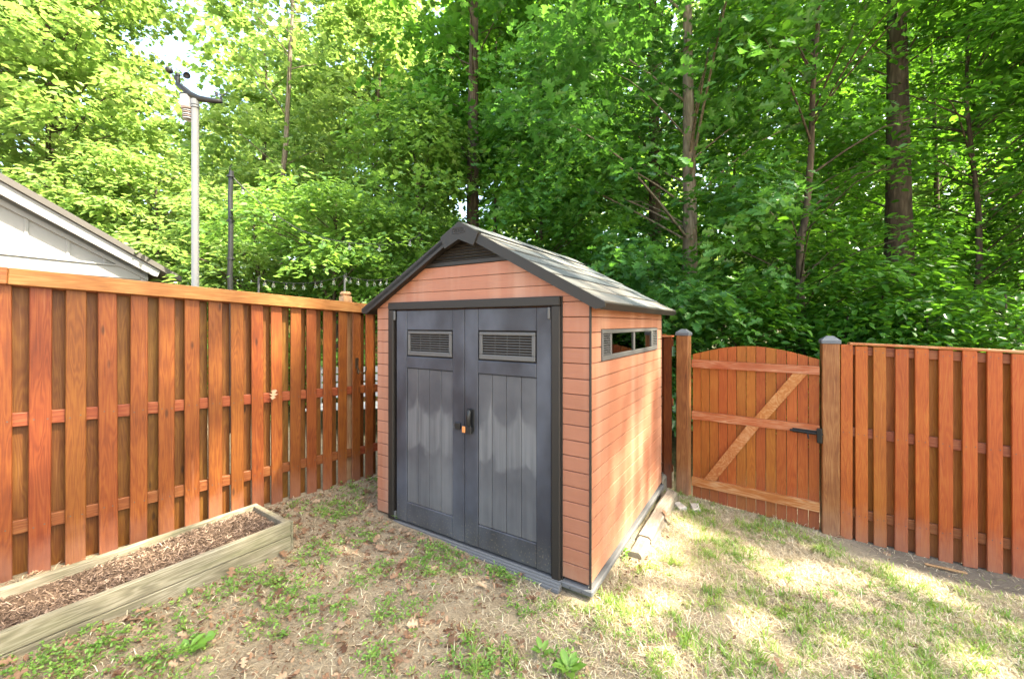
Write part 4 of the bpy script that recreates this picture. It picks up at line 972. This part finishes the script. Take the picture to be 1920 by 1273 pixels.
def blades(name, x, y, L, mat, lay, label, cat, rv, wid=1.):
    n = len(x); az = RNG.uniform(0, 6.2832, n); e = np.clip(RNG.normal(lay, .3, n), .02, 1.5)       # elevation of the blade
    d = np.stack([np.cos(az) * np.cos(e), np.sin(az) * np.cos(e), np.sin(e)], 1); sd = np.stack([-np.sin(az), np.cos(az), np.zeros(n)], 1); up = np.cross(d, sd)
    tv = blade[0]; P = np.stack([x, y, gzz(x, y) + .002], 1)
    Vv = P[:, None] + L[:, None, None] * (tv[None, :, 0, None] * d[:, None] + wid * tv[None, :, 1, None] * sd[:, None] - tv[None, :, 2, None] * up[:, None] * -1)
    Vv[:, 4, 2] -= L * .18 * np.cos(e); off_ = np.arange(n)[:, None] * 5
    o = fast(name, Vv.reshape(-1, 3), [off_ + f[None] for f in blade[1]], mat, [rv, rv]); tag(o, label, cat, kind='stuff')
grassP = [(1110, 1135, .13, 1), (1170, 1150, .12, .8), (1560, 1030, .14, 1.), (1600, 1035, .1, .8), (1690, 1095, .13, 1.), (1640, 1080, .12, .7), (1310, 965, .15, .8), (1400, 985, .14, .6), (1480, 1000, .16, .8), (1380, 1035, .15, .7), (1330, 1020, .12, .6), (1760, 1140, .15, .7), (1850, 1160, .2, .6), (1500, 1150, .2, .55), (1600, 1180, .2, .55),
          (1700, 1200, .2, .55), (1280, 1210, .12, .6), (1420, 1240, .15, .6), (900, 1240, .08, .8), (1230, 1255, .1, .7), (1820, 1225, .15, .7), (1900, 1190, .15, .7), (1450, 1060, .15, .5), (1285, 930, .07, 1.), (1640, 1250, .15, .6), (1180, 1060, .06, .6), (1240, 1060, .08, .5)]
def bare(x, y): return ((x * .471 + y * .882) > 4.24 + .1 * (vnoise(x, y, 3, 5) - .5)) & (x > 2.8)
def dg_(x, y):
    base = np.clip(vnoise(x, y, 4.5, 1) * vnoise(x, y, 1.3, 2) * 2.4 - .95, 0, .5) * np.clip(.6 + x * .35, .06, 1.2)
    return np.clip((patches(x, y, grassP) + base) * (.35 + .9 * vnoise(x, y, 11, 3)), 0, 1) * np.where(bare(x, y), .03, 1)
x, y = scatter(17000, dg_); n = len(x); kk = 13
big = np.repeat(RNG.uniform(.55, 1.25, n), kk); x = np.repeat(x, kk) + RNG.normal(0, .014, n * kk); y = np.repeat(y, kk) + RNG.normal(0, .014, n * kk); tone = np.repeat(RNG.normal(.5, .2, n), kk)
blades('grass', x, y, RNG.uniform(.03, .085, n * kk) * big, 'grass', .7, 'sparse green grass tufts on the worn lawn', 'grass', np.clip(tone + RNG.normal(0, .12, n * kk), 0, 1), 1.15)
def dt_(x, y): return np.clip(.10 + .22 * x, .0, .8) * np.clip(vnoise(x, y, 3.3, 41) * 2.2 - .6, 0, 1) * (.3 + vnoise(x, y, 13, 42)) * np.where(bare(x, y), .04, 1)
x, y = scatter(150000, dt_); n = len(x)
blades('thin_grass', x, y, RNG.uniform(.025, .065, n), 'grass', .6, 'thin yellow green grass growing through the straw', 'grass', np.clip(RNG.normal(.72, .2, n), 0, 1), .9)
def ds_(x, y): return np.clip(.15 + .3 * x + .5 * (vnoise(x, y, 2.2, 8) - .35), .06, .95) * np.where(bare(x, y), .05, 1)
x, y = scatter(260000, ds_); n = len(x)
blades('dry_grass', x, y, RNG.uniform(.025, .07, n), 'straw', .22, 'dead straw coloured grass lying on the lawn', 'grass', np.clip(RNG.normal(.58, .33, n), 0, 1), 1.05)
weedP = [(825, 1050, .12, 1), (790, 1070, .1, .7), (860, 1065, .08, .8), (480, 1090, .12, .9), (540, 1105, .12, .8), (590, 1120, .08, .7), (755, 1148, .09, 1.), (640, 960, .12, .6), (670, 1010, .12, .5), (700, 1080, .12, .5), (950, 1075, .1, .8), (1000, 1085, .08, .6), (580, 1040, .12, .7), (450, 1080, .1, .8), (350, 1225, .1, .8), (120, 1250, .12, .8), (200, 1215, .12, .7), (270, 1240, .12, .6), (400, 1110, .08, .7),
         (1060, 1255, .07, 1.), (930, 1235, .07, .9), (710, 1230, .06, .8), (860, 1225, .08, .5), (1165, 1045, .05, 1.), (1225, 1075, .05, .7), (745, 975, .03, 1.), (640, 1140, .05, .8), (600, 1200, .06, .5), (500, 1170, .07, .5), (1000, 1150, .1, .3), (720, 900, .12, .4), (620, 910, .1, .5)]
def dw_(x, y): return np.clip((patches(x, y, weedP) * 1. + np.clip(vnoise(x, y, 3.1, 21) - .66, 0, 1)) * (.2 + 1.1 * vnoise(x, y, 14, 22)), 0, 1) * np.where(bare(x, y), .02, 1)
x, y = scatter(40000, dw_); n = len(x); k = 9
X_, Y_ = np.repeat(x, k), np.repeat(y, k); hh = np.repeat(RNG.uniform(.012, .05, n), k) * RNG.uniform(.3, 1., n * k); a = RNG.uniform(0, 6.28, n * k); ro = RNG.uniform(0, .022, n * k)
P = np.stack([X_ + ro * np.cos(a), Y_ + ro * np.sin(a), gzz(X_, Y_) + hh], 1); nn = np.stack([RNG.normal(0, .4, n * k) - .3 * np.cos(a), RNG.normal(0, .4, n * k) - .3 * np.sin(a), np.ones(n * k)], 1)
v, p = leaves(P, a, nn, RNG.uniform(.010, .024, n * k), OVAL); tv_ = np.clip(np.repeat(RNG.normal(.5, .2, n), k) + RNG.normal(0, .15, n * k), 0, 1)
tag(fast('weeds', v, p, 'weed', [tv_, tv_]), 'low broad leaved weeds spreading over bare soil before the shed', 'weeds', kind='stuff')
# larger broad-leaved plants that stand out
for i, (px, py, L, m, lab) in enumerate(((1065, 1262, .085, 9, 'large leaved green weed at the bottom edge before the shed corner'), (1015, 1228, .06, 8, 'green weed beside the sunny bare patch'), (745, 972, .05, 9, 'small green plant at the left foot of the shed door frame'), (350, 1222, .08, 4, 'broad green leaves lying before the raised bed'), (1168, 1040, .05, 10, 'bright green plant at the near end of the shed timber'))):
    gx_, gy_ = ground_pt(px, py); a = np.arange(m) * 2.4; z = float(gzz(gx_, gy_))
    P = np.stack([gx_ + .01 * np.cos(a), gy_ + .01 * np.sin(a), z + .01 + .03 * np.arange(m) / m], 1); nn = np.stack([-.5 * np.cos(a), -.5 * np.sin(a), np.ones(m)], 1)
    v, p = leaves(P, a, nn, L * RNG.uniform(.7, 1.2, m), OVAL); rvv = RNG.uniform(.2, .7, m); c = np.array([gx_, gy_, z])
    o = fast('weed_plant', v - c, p, 'weed', [rvv, rvv]); o.location = c; tag(o, lab, 'weed', 'single weeds')
# dead leaves: fragments and whole oak leaves
def dd_(x, y): return np.clip(.75 - .42 * (x + .3) + .5 * (vnoise(x, y, 2.4, 31) - .5) + patches(x, y, [(1180, 1060, .15, .5), (1270, 985, .1, .4)]), .04, 1) * (.25 + vnoise(x, y, 7, 32)) * np.where(bare(x, y), .3, 1)
x, y = scatter(34000, dd_); n = len(x)
P = np.stack([x, y, gzz(x, y) + RNG.uniform(.002, .012, n)], 1); nn = np.stack([RNG.normal(0, .8, n), RNG.normal(0, .8, n), np.ones(n)], 1)
v, p = leaves(P, RNG.uniform(0, 6.28, n), nn, RNG.uniform(.012, .04, n), OVAL); rv = np.clip(RNG.normal(.45, .25, n), 0, 1)
tag(fast('leaf_litter', v, p, 'dead', [rv, rv]), 'brown broken leaf litter covering the soil', 'leaf litter', kind='stuff')
x, y = scatter(2600, dd_); n = len(x)
P = np.stack([x, y, gzz(x, y) + RNG.uniform(.006, .022, n)], 1); nn = np.stack([RNG.normal(0, .55, n), RNG.normal(0, .55, n), np.ones(n)], 1)
v, p = leaves(P, RNG.uniform(0, 6.28, n), nn, RNG.uniform(.035, .08, n), OAK); rv = np.clip(RNG.normal(.55, .3, n), 0, 1)
tag(fast('fallen_oak_leaves', v, p, 'dead', [rv, rv]), 'curled brown oak leaves scattered over the ground', 'leaf litter', kind='stuff')
# crumbs of soil
x, y = scatter(9000, lambda x, y: np.clip(.75 - .2 * x, .15, 1) * (.2 + vnoise(x, y, 5, 51))); n = len(x)
clod = (np.array([(-.5, -.4, 0), (.5, -.5, 0), (.45, .5, 0), (-.4, .45, 0), (-.2, -.15, .5), (.2, .2, .42)], float), [np.array([0, 1, 4]), np.array([1, 5, 4]), np.array([1, 2, 5]), np.array([2, 3, 5]), np.array([3, 4, 5]), np.array([3, 0, 4])])
P = np.stack([x, y, gzz(x, y) - .001], 1); v, p = leaves(P, RNG.uniform(0, 6.28, n), np.stack([RNG.normal(0, .2, n), RNG.normal(0, .2, n), np.ones(n)], 1), RNG.uniform(.005, .024, n) * RNG.uniform(.5, 1, n), clod); rv = RNG.uniform(0, 1, n)
tag(fast('soil_crumbs', v, p, 'crumb', [rv] * 6), 'loose crumbs of brown soil scattered over the yard', 'soil', kind='stuff')
x, y = scatter(900, lambda x, y: np.full_like(x, .5)); n = len(x); tw_ = MB()
for i in range(n):
    a_ = random.uniform(0, 6.28); L_ = random.uniform(.02, .09); z = float(gzz(x[i], y[i])) + .004; dx_, dy_ = L_ * math.cos(a_), L_ * math.sin(a_)
    tw_.tube([(x[i], y[i], z), (x[i] + dx_ * .5 + random.uniform(-.006, .006), y[i] + dy_ * .5, z + random.uniform(.002, .010)), (x[i] + dx_, y[i] + dy_, z)], [.0016, .0014, .0009], 4)
tag(tw_.obj('twigs', 'bark_pale', None), 'small dry twigs lying over the yard soil', 'twigs', kind='stuff')
single_leaf('fallen_leaf', (*ground_pt(352, 1225), float(gzz(*ground_pt(352, 1225))) + .02), .12, 'large green oak leaf fallen before the raised bed', 3, (.1, -.2, 1), .9, mat='weed', rv=.3, curl=.3)
single_leaf('fallen_leaf', (*ground_pt(1262, 985), float(gzz(*ground_pt(1262, 985))) + .02), .11, 'curled orange brown leaf at the far end of the timber', 4, (.4, -.3, 1), 2.5, rv=.55)
print('objects', len(bpy.data.objects), 'tris', sum(sum(len(p.vertices) - 2 for p in me.polygons) if len(me.polygons) < 2000 else len(me.polygons) * 3 for me in bpy.data.meshes))
